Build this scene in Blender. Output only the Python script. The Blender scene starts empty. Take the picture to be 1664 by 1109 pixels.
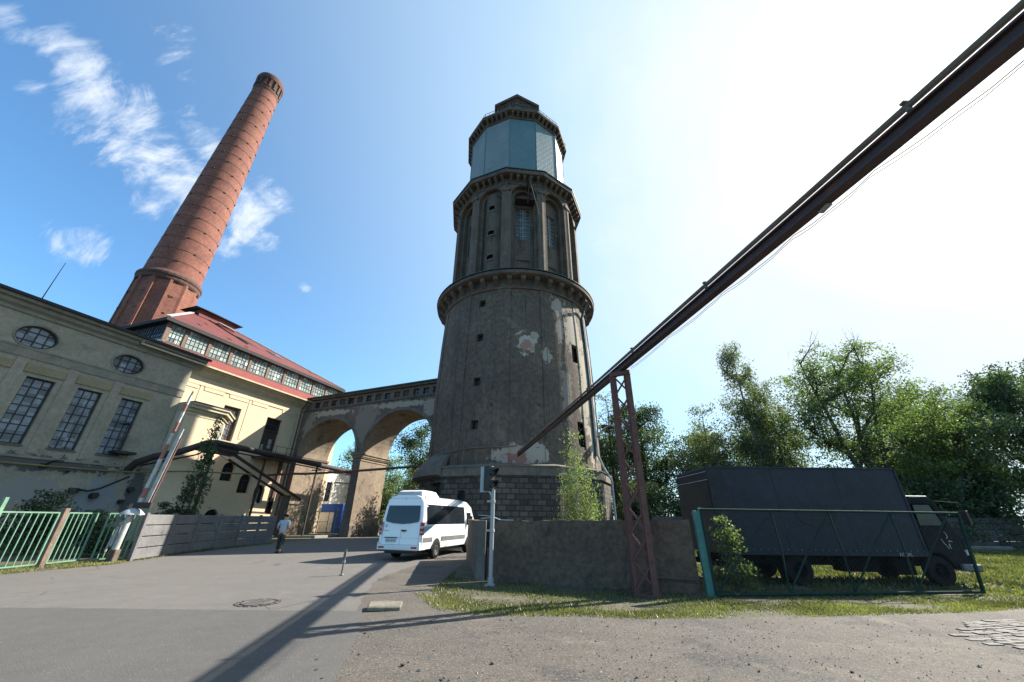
import bpy, bmesh, math, random
import numpy as np
from math import radians, sin, cos, pi, tan, atan2, sqrt, hypot
from mathutils import Vector, Matrix
from mathutils.geometry import tessellate_polygon
random.seed(7)
SC = bpy.context.scene
COL = SC.collection

# ------------------------------------------------------------------ camera
PITCH, ROLL = radians(25.4), radians(0.63)
cam = bpy.data.cameras.new("camera"); camo = bpy.data.objects.new("camera", cam); COL.objects.link(camo)
cam.sensor_width = 36.0; cam.lens = 610.0/1664*36; cam.clip_end = 5000; cam.clip_start = 0.05
fwd = Vector((0, cos(PITCH), sin(PITCH))); upv = Vector((0, -sin(PITCH), cos(PITCH))); rt = Vector((1, 0, 0))
cr_ = cos(ROLL)*rt + sin(ROLL)*upv; cu_ = -sin(ROLL)*rt + cos(ROLL)*upv
Mc = Matrix((cr_, cu_, -fwd)).transposed().to_4x4(); Mc.translation = (0, 0, 1.65)
camo.matrix_world = Mc
SC.camera = camo
SC.render.resolution_x, SC.render.resolution_y = 1024, 682

# ------------------------------------------------------------------ light
SUN_AZ, SUN_EL = radians(62.0), radians(37.4)          # azimuth from +y towards +x
sdir = Vector((sin(SUN_AZ)*cos(SUN_EL), cos(SUN_AZ)*cos(SUN_EL), sin(SUN_EL)))
sun = bpy.data.lights.new("sun", 'SUN'); sun.energy = 4.5; sun.angle = radians(0.55); sun.color = (1.0, 0.93, 0.82)
suno = bpy.data.objects.new("sun", sun); COL.objects.link(suno)
suno.rotation_euler = (-sdir).to_track_quat('-Z', 'Y').to_euler()
SC.view_settings.view_transform = 'Standard'; SC.view_settings.look = 'None'
SC.view_settings.exposure = 1.55; SC.view_settings.gamma = 1

W = bpy.data.worlds.new("World"); SC.world = W; W.use_nodes = True
nt = W.node_tree; N_ = nt.nodes; L_ = nt.links; N_.clear()
def wn(t, **k):
    n = N_.new(t)
    for a, b in k.items(): setattr(n, a, b)
    return n
def wmath(op, a, b=None, clamp=False):
    n = wn('ShaderNodeMath', operation=op, use_clamp=clamp)
    for i, v in enumerate((a, b)):
        if v is None: continue
        if isinstance(v, (int, float)): n.inputs[i].default_value = v
        else: L_.new(v, n.inputs[i])
    return n.outputs[0]
def wmix(fac, a, b, bt='MIX'):
    n = wn('ShaderNodeMix', data_type='RGBA', blend_type=bt)
    for i, v in ((0, fac), (6, a), (7, b)):
        if isinstance(v, (int, float)): n.inputs[i].default_value = v
        elif isinstance(v, tuple): n.inputs[i].default_value = v
        else: L_.new(v, n.inputs[i])
    return n.outputs[2]
out = wn('ShaderNodeOutputWorld'); bg = wn('ShaderNodeBackground')
sky = wn('ShaderNodeTexSky', sky_type='NISHITA')
sky.sun_disc = False; sky.sun_elevation = SUN_EL; sky.sun_rotation = SUN_AZ
sky.air_density = 1.0; sky.dust_density = 0.9; sky.ozone_density = 1.6; sky.altitude = 200
tc = wn('ShaderNodeTexCoord')
dirv = tc.outputs['Generated']
def dist_to(vec, k=None):
    n = wn('ShaderNodeVectorMath', operation='DISTANCE'); L_.new(dirv, n.inputs[0]); n.inputs[1].default_value = vec
    return n.outputs['Value']
def pxdir(x, y):                       # sky direction at which a cloud stands
    u = x-832; v = 554.5-y
    u2 = cos(ROLL)*u - sin(ROLL)*v; v2 = sin(ROLL)*u + cos(ROLL)*v
    return (u2*rt + v2*upv + 610*fwd).normalized()
# veil of bright thin cloud round the sun
gd = dist_to(sdir)
def smooth(v, lo, hi, a=1.0, b=0.0):
    n = wn('ShaderNodeMapRange', interpolation_type='SMOOTHSTEP'); L_.new(v, n.inputs[0])
    n.inputs[1].default_value = lo; n.inputs[2].default_value = hi; n.inputs[3].default_value = a; n.inputs[4].default_value = b
    return n.outputs[0]
def noise(scale, detail=6, rough=0.6, dist=0.0, mp=None):
    n = wn('ShaderNodeTexNoise'); n.inputs['Scale'].default_value = scale; n.inputs['Detail'].default_value = detail
    n.inputs['Roughness'].default_value = rough; n.inputs['Distortion'].default_value = dist
    L_.new(mp if mp else dirv, n.inputs['Vector']); return n.outputs['Fac']
veil_n = noise(3.2, 5, 0.55)
gdn = wmath('ADD', gd, wmath('MULTIPLY', wmath('SUBTRACT', veil_n, 0.5), 0.5))
veil = wmath('ADD', wmath('MULTIPLY', smooth(gdn, 0.16, 0.80), 1.0), wmath('MULTIPLY', smooth(gd, 0.3, 0.7), 0.0))
core = smooth(gd, 0.0, 0.36)
# small clouds
blobs = [((100,82),.05,.8),((135,118),.06,.95),((165,150),.07,1),((195,190),.085,1),((235,215),.065,.85),((225,245),.07,.95),((265,275),.08,1),((300,300),.075,1),((262,328),.055,.85),((330,300),.05,.8),
         ((305,190),.045,.8),((340,235),.05,.9),((290,75),.05,.55),((265,55),.03,.35),((305,125),.035,.5),((335,160),.02,.6),
         ((415,345),.06,1.0),((445,322),.05,1.0),((362,395),.045,1.0),((395,368),.055,1.0),((425,385),.04,.8),((130,395),.05,.9),((150,408),.035,.8),((495,467),.018,.7),((18,38),.04,.7),
         ((60,140),.03,.5),((55,105),.03,.35),((120,205),.03,.3),((1005,290),.03,.8),((985,395),.06,.9),((1010,370),.04,.8),((1170,90),.05,.6)]
mask = None
for (px, py), r, s in blobs:
    d = dist_to(pxdir(px, py)); m = smooth(d, r*0.15, r*1.35, s, 0.0)
    mask = m if mask is None else wmath('MAXIMUM', mask, m)
mpn = wn('ShaderNodeMapping'); L_.new(dirv, mpn.inputs[0]); mpn.inputs['Rotation'].default_value = (0.3, 0.5, 0.6); mpn.inputs['Scale'].default_value = (1.0, 3.0, 1.3)
cn = noise(6.0, 10, 0.66, 1.0, mpn.outputs[0])
cn2 = noise(19.0, 6, 0.6, 0.3, mpn.outputs[0])
cnn = wmath('ADD', wmath('MULTIPLY', cn, 0.72), wmath('MULTIPLY', cn2, 0.28))
dens = wmath('MULTIPLY', mask, 1.0)
dens = wmath('ADD', dens, wmath('MULTIPLY', wmath('SUBTRACT', cnn, 0.54), 3.6))
dens = smooth(dens, 0.30, 1.35, 0.0, 0.95)
dens = wmath('MULTIPLY', dens, smooth(mask, 0.02, 0.30, 0.0, 1.0))
SKYS = 0.125
skyc = wmix(1.0, sky.outputs[0], (0.68, 1.03, 1.18, 1), 'MULTIPLY')
skyc = wmix(1.0, skyc, (SKYS, SKYS, SKYS, 1), 'MULTIPLY')
c1 = wmix(dens, skyc, (0.50, 0.54, 0.60, 1))
c1 = wmix(wmath('MULTIPLY', smooth(gd, 0.42, 1.5), 0.92), c1, (0.355, 0.475, 0.575, 1))
c2 = wmix(veil, c1, (0.52, 0.545, 0.57, 1))
c3 = wmix(core, c2, (0.90, 0.88, 0.84, 1))
L_.new(c3, bg.inputs[0]); bg.inputs[1].default_value = 0.67
L_.new(bg.outputs[0], out.inputs[0])

# ------------------------------------------------------------------ helpers
def tag(o, label=None, cat=None, group=None, kind=None):
    if label: o['label'] = label
    if cat: o['category'] = cat
    if group: o['group'] = group
    if kind: o['kind'] = kind
    return o
def empty(name, loc=(0,0,0), rz=0.0, label=None, cat=None, group=None):
    o = bpy.data.objects.new(name, None); COL.objects.link(o); o.location = loc; o.rotation_euler = (0,0,rz); o.empty_display_size = .2
    return tag(o, label, cat, group)
def copy_tree(o, parent=None):
    c = o.copy(); COL.objects.link(c)
    if parent: c.parent = parent
    for ch in o.children: copy_tree(ch, c)
    return c
class MB:
    def __init__(s): s.v = []; s.f = []; s.m = []; s.sm = False
    def add(s, vs, fs, mi=0, M=None):
        n = len(s.v)
        s.v += [tuple(M @ Vector(p)) if M is not None else tuple(p) for p in vs]
        s.f += [tuple(i+n for i in f) for f in fs]; s.m += [mi]*len(fs); return s
    def box(s, x0, x1, y0, y1, z0, z1, mi=0, M=None):
        vs = [(x,y,z) for z in (z0,z1) for y in (y0,y1) for x in (x0,x1)]
        return s.add(vs, [(0,2,3,1),(4,5,7,6),(0,1,5,4),(2,6,7,3),(0,4,6,2),(1,3,7,5)], mi, M)
    def bar(s, a, b, w, h=None, mi=0, up=(0,0,1)):
        a, b = Vector(a), Vector(b); h = h or w; d = b-a; l = d.length
        if l < 1e-6: return s
        d /= l; up = Vector(up)
        if abs(d.dot(up)) > .98: up = Vector((1,0,0))
        x = d.cross(up).normalized(); z = x.cross(d)
        vs = [p + x*i*w/2 + z*j*h/2 for p in (a,b) for i,j in ((-1,-1),(1,-1),(1,1),(-1,1))]
        return s.add(vs, [(3,2,1,0),(4,5,6,7),(0,1,5,4),(1,2,6,5),(2,3,7,6),(3,0,4,7)], mi)
    def tube(s, pts, r, n=8, mi=0, caps=True):
        pts = [Vector(p) for p in pts]; rs = r if isinstance(r, (list, tuple)) else [r]*len(pts)
        vs = []; fs = []; px = None
        for i, p in enumerate(pts):
            d = (pts[min(i+1,len(pts)-1)] - pts[max(i-1,0)]).normalized()
            up = Vector((0,0,1)) if abs(d.z) < .95 else Vector((1,0,0))
            x = d.cross(up).normalized()
            if px is not None and x.dot(px) < 0 and abs(d.z) >= .95: x = -x
            if px is not None:
                x = (px - d*px.dot(d)).normalized()
            px = x; z = x.cross(d)
            for k in range(n):
                t = 2*pi*k/n; vs.append(p + (x*cos(t) + z*sin(t))*rs[i])
        for i in range(len(pts)-1):
            for k in range(n):
                a = i*n+k; b = i*n+(k+1)%n; fs.append((a, b, b+n, a+n))
        if caps: fs.append(tuple(range(n))[::-1]); fs.append(tuple((len(pts)-1)*n+k for k in range(n)))
        return s.add(vs, fs, mi)
    def lathe(s, prof, n=48, cx=0, cy=0, mi=0, a0=0.0, caps=False, M=None):
        vs = []; fs = []
        for r, z in prof:
            for k in range(n):
                t = 2*pi*k/n + a0; vs.append((cx+r*sin(t), cy-r*cos(t), z))
        for i in range(len(prof)-1):
            for k in range(n):
                a = i*n+k; b = i*n+(k+1)%n; fs.append((a,b,b+n,a+n))
        if caps: fs.append(tuple(range(n))[::-1]); fs.append(tuple((len(prof)-1)*n+k for k in range(n)))
        return s.add(vs, fs, mi, M)
    def prism(s, poly, z0, z1, mi=0, M=None):
        n = len(poly); vs = [(x,y,z0) for x,y in poly] + [(x,y,z1) for x,y in poly]
        return s.add(vs, [tuple(range(n))[::-1], tuple(range(n,2*n))] + [(i,(i+1)%n,(i+1)%n+n,i+n) for i in range(n)], mi, M)
    def plate(s, outer, holes, w0, w1, M=None, mi=0, rev=0):
        """(u,v) polygon with holes, extruded w0..w1. default frame: u=x, v=z, w=-y"""
        loops = [outer] + list(holes)
        pts = [p for l in loops for p in l]; tri = tessellate_polygon([[Vector((p[0],p[1],0)) for p in l] for l in loops])
        n = len(pts)
        vs = [(p[0], p[1], w1) for p in pts] + [(p[0], p[1], w0) for p in pts]
        fs = [tuple(t) for t in tri] + [tuple(i+n for i in t[::-1]) for t in tri]
        ms = [mi]*len(fs); k = 0
        for li, l in enumerate(loops):
            for i in range(len(l)):
                a = k+i; b = k+(i+1)%len(l); fs.append((a,b,b+n,a+n)); ms.append(rev if li else mi)
            k += len(l)
        n0 = len(s.v)
        s.v += [tuple(M @ Vector(p)) if M is not None else p for p in vs]
        s.f += [tuple(i+n0 for i in f) for f in fs]; s.m += ms
        return s
    def build(s, name, mat, parent=None, smooth=False, bevel=0, recalc=True, seg=1):
        me = bpy.data.meshes.new(name); me.from_pydata(s.v, [], s.f)
        mats = mat if isinstance(mat, (list, tuple)) else [mat]
        for m in mats: me.materials.append(m)
        if len(mats) > 1: me.polygons.foreach_set('material_index', s.m)
        if recalc:
            bm = bmesh.new(); bm.from_mesh(me); bmesh.ops.recalc_face_normals(bm, faces=bm.faces[:]); bm.to_mesh(me); bm.free()
        if smooth:
            me.polygons.foreach_set('use_smooth', [True]*len(me.polygons))
            try: me.set_sharp_from_angle(angle=radians(38))
            except Exception: pass
        o = bpy.data.objects.new(name, me); COL.objects.link(o)
        if parent: o.parent = parent
        if bevel:
            b = o.modifiers.new('bevel', 'BEVEL'); b.width = bevel; b.segments = seg; b.limit_method = 'ANGLE'; b.angle_limit = radians(40)
        return o
def rectp(u0, u1, v0, v1): return [(u0,v0),(u1,v0),(u1,v1),(u0,v1)]
def archp(uc, hw, v0, vs, rise=None, n=20):
    rise = hw if rise is None else rise
    return [(uc-hw,v0),(uc+hw,v0)] + [(uc+hw*cos(pi*i/n), vs+rise*sin(pi*i/n)) for i in range(n+1)]
def ellp(uc, vc, a, b, n=32): return [(uc+a*cos(2*pi*i/n), vc+b*sin(2*pi*i/n)) for i in range(n)]
# facade frame: local x = outward, y = along, z = up ; (u,v,w) -> (w,u,v)
MF = Matrix(((0,0,1,0),(1,0,0,0),(0,1,0,0),(0,0,0,1)))
# plate in plain frame u=x, v=z, w=-y
MX = Matrix(((1,0,0,0),(0,0,-1,0),(0,1,0,0),(0,0,0,1)))

# ------------------------------------------------------------------ materials
KA = 0.72
def mat(name, c1, c2=None, scale=3.0, rough=.85, bump=0.0, bscale=25.0, metal=0.0, layers=(), stretch=None, rr=0.08, coat=0, spec=None, coord='Object', fine=.14, bdist=.03, spots=(), crack=None, brick=None, wave=None, trans=0.0, detail=8):
    m = bpy.data.materials.new(name); m.use_nodes = True; t = m.node_tree; nd = t.nodes; lk = t.links
    p = nd['Principled BSDF']; tcn = nd.new('ShaderNodeTexCoord'); co = tcn.outputs[coord]
    def vec(sc):
        mp = nd.new('ShaderNodeMapping'); lk.new(co, mp.inputs[0]); mp.inputs['Scale'].default_value = sc; return mp.outputs[0]
    def nz(scale, det=detail, st=None, ro=.6):
        n = nd.new('ShaderNodeTexNoise'); n.inputs['Scale'].default_value = scale; n.inputs['Detail'].default_value = det; n.inputs['Roughness'].default_value = ro
        lk.new(vec(st) if st else co, n.inputs['Vector']); return n.outputs['Fac']
    def ramp(v, lo, hi):
        r = nd.new('ShaderNodeMapRange'); r.interpolation_type = 'SMOOTHSTEP'; lk.new(v, r.inputs[0]); r.inputs[1].default_value = lo; r.inputs[2].default_value = hi; return r.outputs[0]
    def mix(f, a, b, bt='MIX'):
        x = nd.new('ShaderNodeMix'); x.data_type = 'RGBA'; x.blend_type = bt
        for i, v in ((0,f),(6,a),(7,b)):
            if isinstance(v, (int,float)): x.inputs[i].default_value = v
            elif isinstance(v, tuple): x.inputs[i].default_value = v if len(v) == 4 else (*v, 1)
            else: lk.new(v, x.inputs[i])
        return x.outputs[2]
    c1 = tuple(x*KA for x in c1); c2 = tuple(x*KA for x in c2) if c2 else tuple(x*.75 for x in c1)
    base = mix(ramp(nz(scale, st=stretch), .32, .68), c1, c2)
    fine = mix(ramp(nz(scale*9, 4), .3, .7), (1-fine,1-fine,1-fine), (1+fine*.7,1+fine*.7,1+fine*.7)); base = mix(1.0, base, fine, 'MULTIPLY')
    hgt = None
    if brick:
        b = nd.new('ShaderNodeTexBrick'); b.offset = brick.get('offset', .5)
        ax = brick.get('axes', 'xz')
        sp = nd.new('ShaderNodeSeparateXYZ'); lk.new(co, sp.inputs[0]); cb = nd.new('ShaderNodeCombineXYZ')
        lk.new(sp.outputs['xyz'.index(ax[0])], cb.inputs[0]); lk.new(sp.outputs['xyz'.index(ax[1])], cb.inputs[1]); lk.new(cb.outputs[0], b.inputs['Vector'])
        b.inputs['Scale'].default_value = 1; b.inputs['Brick Width'].default_value = brick['w']; b.inputs['Row Height'].default_value = brick['h']
        b.inputs['Mortar Size'].default_value = brick.get('mortar', .01); b.inputs['Mortar Smooth'].default_value = .2
        lo, hi = brick.get('var', (.7, 1.25)); b.inputs['Color1'].default_value = (lo,lo,lo,1); b.inputs['Color2'].default_value = (hi,hi,hi,1)
        mc = brick.get('mc', .5); b.inputs['Mortar'].default_value = (mc,mc,mc,1)
        base = mix(1.0, base, b.outputs['Color'], 'MULTIPLY'); hgt = b.outputs['Fac']
    if wave:
        w = nd.new('ShaderNodeTexWave'); w.bands_direction = wave[0]; lk.new(co, w.inputs['Vector']); w.inputs['Scale'].default_value = wave[1]; w.inputs['Distortion'].default_value = wave[3] if len(wave) > 3 else 0
        base = mix(1.0, base, mix(w.outputs['Fac'], (wave[2],)*3, (1.08,1.08,1.08)), 'MULTIPLY'); wh = w.outputs['Fac']
    for ly in layers:                           # (colour, scale, lo, hi[, stretch])
        f = ramp(nz(ly[1], st=ly[4] if len(ly) > 4 else None, ro=.65), ly[2], ly[3]); base = mix(f, base, tuple(x*KA for x in ly[0]))
    for sc_, col_, rad_, ns_ in spots:          # (centre, colour, (rx,ry,rz), noise scale)
        mp = nd.new('ShaderNodeMapping'); mp.vector_type = 'POINT'; lk.new(co, mp.inputs[0]); mp.inputs['Scale'].default_value = tuple(1/(1.45*r) for r in rad_); mp.inputs['Location'].default_value = tuple(-c/(1.45*r) for c, r in zip(sc_, rad_))
        ln = nd.new('ShaderNodeVectorMath'); ln.operation = 'LENGTH'; lk.new(mp.outputs[0], ln.inputs[0])
        a = nd.new('ShaderNodeMath'); a.operation = 'MULTIPLY_ADD'; lk.new(nz(ns_, 10, ro=.68), a.inputs[0]); a.inputs[1].default_value = 2.6; a.inputs[2].default_value = -1.3
        s2 = nd.new('ShaderNodeMath'); s2.operation = 'SUBTRACT'; lk.new(a.outputs[0], s2.inputs[0]); lk.new(ln.outputs['Value'], s2.inputs[1])
        base = mix(ramp(s2.outputs[0], -.72, -.64), base, tuple(x*KA for x in col_))
    if crack:
        dn = nd.new('ShaderNodeTexNoise'); dn.inputs['Scale'].default_value = crack[0]*3; lk.new(co, dn.inputs['Vector']); mm = nd.new('ShaderNodeMix'); mm.data_type = 'VECTOR'; mm.inputs[0].default_value = .12 if len(crack) < 4 else crack[3]
        lk.new(co, mm.inputs[4]); lk.new(dn.outputs['Color'], mm.inputs[5])
        vo = nd.new('ShaderNodeTexVoronoi'); vo.feature = 'DISTANCE_TO_EDGE'; vo.inputs['Scale'].default_value = crack[0]; lk.new(mm.outputs[1], vo.inputs['Vector'])
        cf_ = nd.new('ShaderNodeMath'); cf_.operation = 'MULTIPLY'; lk.new(ramp(vo.outputs['Distance'], crack[1], 0.0), cf_.inputs[0]); lk.new(ramp(nz(crack[0]*.9), .50, .62), cf_.inputs[1])
        base = mix(cf_.outputs[0], base, crack[2])
    lk.new(base, p.inputs['Base Color']); p.inputs['Metallic'].default_value = metal
    rn = nz(scale*4, 3); rm = nd.new('ShaderNodeMapRange'); lk.new(rn, rm.inputs[0]); rm.inputs[3].default_value = max(rough-rr, .02); rm.inputs[4].default_value = min(rough+rr, 1)
    lk.new(rm.outputs[0], p.inputs['Roughness'])
    if spec is not None: p.inputs['Specular IOR Level'].default_value = spec
    if coat: p.inputs['Coat Weight'].default_value = coat; p.inputs['Coat Roughness'].default_value = .08
    if bump:
        b = nd.new('ShaderNodeBump'); b.inputs['Strength'].default_value = bump; b.inputs['Distance'].default_value = bdist
        h = nz(bscale, 6)
        if hgt is not None:
            a = nd.new('ShaderNodeMath'); a.operation = 'SUBTRACT'; lk.new(h, a.inputs[0]); lk.new(hgt, a.inputs[1]); h = a.outputs[0]
        if wave:
            a = nd.new('ShaderNodeMath'); a.operation = 'ADD'; lk.new(h, a.inputs[0]); lk.new(wh, a.inputs[1]); h = a.outputs[0]
        lk.new(h, b.inputs['Height']); lk.new(b.outputs[0], p.inputs['Normal'])
    return m
def leafmat(name, ca, cb, tr=.35):
    m = bpy.data.materials.new(name); m.use_nodes = True; t = m.node_tree; nd = t.nodes; lk = t.links; nd.clear()
    o = nd.new('ShaderNodeOutputMaterial'); g = nd.new('ShaderNodeNewGeometry'); r = nd.new('ShaderNodeMix'); r.data_type = 'RGBA'
    lk.new(g.outputs['Random Per Island'], r.inputs[0]); r.inputs[6].default_value = (*ca,1); r.inputs[7].default_value = (*cb,1)
    tcc = nd.new('ShaderNodeTexCoord'); nn = nd.new('ShaderNodeTexNoise'); nn.inputs['Scale'].default_value = .55; nn.inputs['Detail'].default_value = 3; lk.new(tcc.outputs['Object'], nn.inputs['Vector'])
    mr = nd.new('ShaderNodeMapRange'); lk.new(nn.outputs['Fac'], mr.inputs[0]); mr.inputs[1].default_value = .35; mr.inputs[2].default_value = .65; mr.inputs[3].default_value = .50; mr.inputs[4].default_value = 1.08
    r0 = r; r = nd.new('ShaderNodeMix'); r.data_type = 'RGBA'; r.blend_type = 'MULTIPLY'; r.inputs[0].default_value = 1; lk.new(r0.outputs[2], r.inputs[6]); lk.new(mr.outputs[0], r.inputs[7])
    d = nd.new('ShaderNodeBsdfDiffuse'); tl = nd.new('ShaderNodeBsdfTranslucent'); gl = nd.new('ShaderNodeBsdfGlossy'); gl.inputs['Roughness'].default_value = .45; gl.inputs[0].default_value = (.5,.5,.5,1)
    lk.new(r.outputs[2], d.inputs[0])
    tcx = nd.new('ShaderNodeMix'); tcx.data_type = 'RGBA'; tcx.blend_type = 'MULTIPLY'; tcx.inputs[0].default_value = 1; lk.new(r.outputs[2], tcx.inputs[6]); tcx.inputs[7].default_value = (1.35,1.5,.65,1)
    lk.new(tcx.outputs[2], tl.inputs[0])
    a = nd.new('ShaderNodeMixShader'); a.inputs[0].default_value = tr; lk.new(d.outputs[0], a.inputs[1]); lk.new(tl.outputs[0], a.inputs[2])
    b = nd.new('ShaderNodeMixShader'); b.inputs[0].default_value = .06; lk.new(a.outputs[0], b.inputs[1]); lk.new(gl.outputs[0], b.inputs[2])
    lk.new(b.outputs[0], o.inputs[0]); return m

M_ = {}
M_['asphalt'] = mat('asphalt', (.168,.154,.138), (.142,.131,.119), .28, .9, .45, 60, fine=.07, crack=(.42,.012,(.035,.034,.033)), bdist=.008, layers=[((.135,.130,.124), .35, .56, .70), ((.20,.188,.17), .8, .60, .78), ((.11,.105,.10), 13, .585, .68), ((.25,.235,.215), 24, .585, .67), ((.10,.097,.093), 38, .58, .66)])
M_['patch'] = mat('asphalt_newer', (.118,.111,.104), (.100,.095,.090), .35, .9, .45, 60, fine=.07, crack=(.3,.008,(.03,.03,.03)), layers=[((.145,.138,.13), .7, .58, .8), ((.09,.088,.086), 15, .585, .68), ((.20,.19,.178), 28, .585, .67), ((.08,.078,.076), 40, .58, .66)])
M_['gravel'] = mat('gravel', (.135,.114,.092), (.088,.078,.068), .38, .95, .9, 40, fine=.12, bdist=.012, layers=[((.052,.049,.047), .5, .52, .64), ((.19,.158,.122), .8, .56, .68), ((.075,.07,.066), 1.7, .58, .68), ((.10,.082,.068), 3.2, .58, .72), ((.045,.041,.038), 15, .56, .63), ((.23,.205,.17), 21, .57, .64), ((.042,.039,.036), 34, .55, .61), ((.30,.275,.24), 46, .595, .65)])
M_['dirt'] = mat('dirt_grass', (.075,.078,.036), (.125,.105,.065), .9, 1, .6, 30, fine=.4, bdist=.02, layers=[((.21,.175,.115), .9, .56, .70), ((.045,.055,.022), 4, .52, .66), ((.04,.035,.025), 14, .58, .70)])
M_['plaster_grey'] = mat('plaster_grey', (.42,.375,.29), (.345,.31,.24), .5, .9, .25, 18, layers=[((.25,.235,.195), .45, .54, .72, (1,1,1.6)), ((.48,.42,.29), 1.2, .62, .75), ((.15,.14,.12), 1.8, .60, .76, (1,1,.2)), ((.20,.185,.155), 5, .62, .74, (1,1,.10))], spots=[((0,-18.4,2.9),(.33,.32,.30),(.6,1.6,.8),2.2),((0,-15.0,2.6),(.30,.32,.34),(.6,1.1,1.3),2.0),((0,-24,3.2),(.13,.13,.125),(.6,2.6,.9),1.6),((0,-19,4.5),(.12,.118,.11),(.6,4.5,.45),1.8),((0,-13.0,3.2),(.12,.115,.11),(.6,.5,1.8),2.0),((0,-16.6,1.3),(.28,.28,.28),(.6,1.2,.8),2.4)])
M_['plaster_dirty'] = mat('plaster_dirty', (.13,.125,.112), (.10,.098,.09), .8, .92, .35, 14, layers=[((.27,.275,.28), .55, .54, .60), ((.06,.06,.058), 1.3, .60, .70)])
M_['plaster_cream'] = mat('plaster_cream', (.76,.605,.415), (.69,.545,.37), .6, .88, .1, 20, fine=.06, layers=[((.52,.42,.27), .7, .60, .80, (1,1,.35)), ((.36,.30,.21), 1.8, .66, .80, (1,1,.15)), ((.30,.26,.20), .8, .70, .80)])
M_['cream_trim'] = mat('cream_trim', (.62,.54,.37), (.52,.45,.31), 1.5, .85, .1)
M_['grey_trim'] = mat('grey_trim', (.33,.30,.235), (.24,.22,.18), 1.2, .88, .2)
M_['lintel'] = mat('ochre_lintel', (.38,.31,.19), (.31,.255,.16), 1.2, .88, .1)
M_['render_dark'] = mat('render_dark', (.162,.120,.089), (.118,.089,.068), .35, .93, 1.0, 6, fine=.3, layers=[((.21,.17,.135), .5, .58, .70), ((.062,.053,.046), .6, .55, .74, (1,1,.16)), ((.05,.044,.04), 2.6, .58, .74, (1,1,.05)), ((.24,.20,.165), 3.4, .62, .74, (1,1,.08)), ((.36,.31,.25), 1.7, .69, .71), ((.28,.235,.185), 4.5, .67, .69)], spots=[((.85,-7.6,15.1),(.50,.43,.36),(.75,1.2,.95),1.6),((.95,-7.6,14.9),(.36,.22,.16),(.45,1.2,.6),2.4),((2.55,-7.2,14.1),(.40,.35,.29),(.45,1.2,.6),2.4),((1.6,-7.5,15.9),(.38,.34,.28),(.35,1.2,.35),3),((-.3,-7.8,5.9),(.46,.36,.29),(1.5,1.2,.75),1.3),((.2,-7.8,5.75),(.36,.17,.13),(.7,1.2,.4),2.0),((1.6,-7.7,6.0),(.44,.38,.31),(.9,1.2,.7),1.6),((3.9,-6.5,19.5),(.40,.35,.29),(.7,1.2,.8),2),((3.9,-6.4,17.2),(.36,.31,.26),(.35,1.2,1.6),2.4),((5.3,-5.4,17),(.42,.36,.29),(.9,1.6,2.4),1.6),((4.2,-6.3,11),(.30,.25,.21),(.5,1.2,2.5),2),((6.4,-4.2,12),(.46,.40,.31),(1.2,1.8,5.5),1.0),((7.2,-2.8,15),(.44,.30,.23),(1.2,1.4,2.0),1.5)])
M_['render_patch'] = mat('bare_plaster', (.42,.35,.29), (.30,.21,.16), 1.6, .9, .4, 12, layers=[((.26,.12,.085), 1.3, .58, .66)])
M_['stone_dark'] = mat('stone_dark', (.118,.098,.080), (.078,.067,.056), 1.4, .95, 1.0, 5, brick=dict(w=.62, h=.36, mortar=.035, mc=.40, var=(.5,1.5)), layers=[((.15,.135,.115), 1.8, .58, .68), ((.03,.028,.026), 2.6, .58, .70)])
M_['ledge'] = mat('ledge_stone', (.215,.185,.150), (.14,.12,.10), .8, .93, .4, 8, layers=[((.065,.06,.052), 1.3, .54, .68, (1,1,.3)), ((.08,.07,.06), 3, .6, .7)])
M_['stone_mid'] = mat('stone_mid', (.175,.132,.098), (.115,.088,.068), .6, .93, .5, 7, fine=.25, layers=[((.055,.046,.04), .7, .53, .68, (1,1,.18)), ((.045,.04,.036), 2.4, .58, .74, (1,1,.06)), ((.27,.215,.165), 1.3, .63, .74)])
M_['cornice'] = mat('cornice_stone', (.155,.115,.088), (.095,.074,.06), 1, .93, .4, 8, fine=.25, layers=[((.24,.19,.15), 1.6, .62, .7), ((.05,.043,.038), 1.1, .58, .7)])
M_['arcade'] = mat('arcade_plaster', (.200,.154,.118), (.138,.107,.085), .5, .92, .4, 8, fine=.25, spots=[((3.6,0,11.95),(.44,.37,.29),(2.6,1,.30),2.2),((12.2,0,12.2),(.42,.35,.27),(4.2,1,.30),2.0),((8.3,0,10.4),(.27,.225,.18),(1.5,1,1.9),1.1),((16.0,0,11.6),(.40,.33,.26),(.7,1,.9),2.4),((.9,0,10.3),(.30,.25,.20),(.7,1,1.6),1.6)], layers=[((.40,.32,.24), .9, .66, .69), ((.065,.054,.046), .6, .54, .70, (1,1,.22)), ((.055,.047,.04), 2.4, .58, .72, (1,1,.08)), ((.30,.24,.18), 2.4, .64, .68)])
M_['arcade_in'] = mat('arcade_soffit', (.330,.255,.175), (.235,.18,.13), .5, .92, .3, 8, fine=.2, layers=[((.14,.105,.08), .8, .52, .66), ((.085,.07,.058), 1.6, .60, .70)])
M_['copper'] = mat('copper_green', (.055,.11,.092), (.035,.055,.05), 1.2, .7, .2)
M_['brick_red'] = mat('chimney_brick', (.300,.118,.082), (.225,.088,.063), .35, .92, .3, 14, fine=.22, layers=[((.15,.062,.048), .4, .54, .72), ((.38,.18,.13), 1.5, .62, .76), ((.09,.045,.04), 2.0, .64, .76, (1,1,.15)), ((.42,.24,.18), 5, .68, .74)], stretch=(1,1,3), wave=('Z', 2.2, .88, 1.2), spots=[((0,0,67.5),(.085,.055,.046),(8,8,3),.8)])
M_['brick_dark'] = mat('brick_sooty', (.16,.07,.052), (.10,.055,.045), .8, .92, .3, 12)
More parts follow.
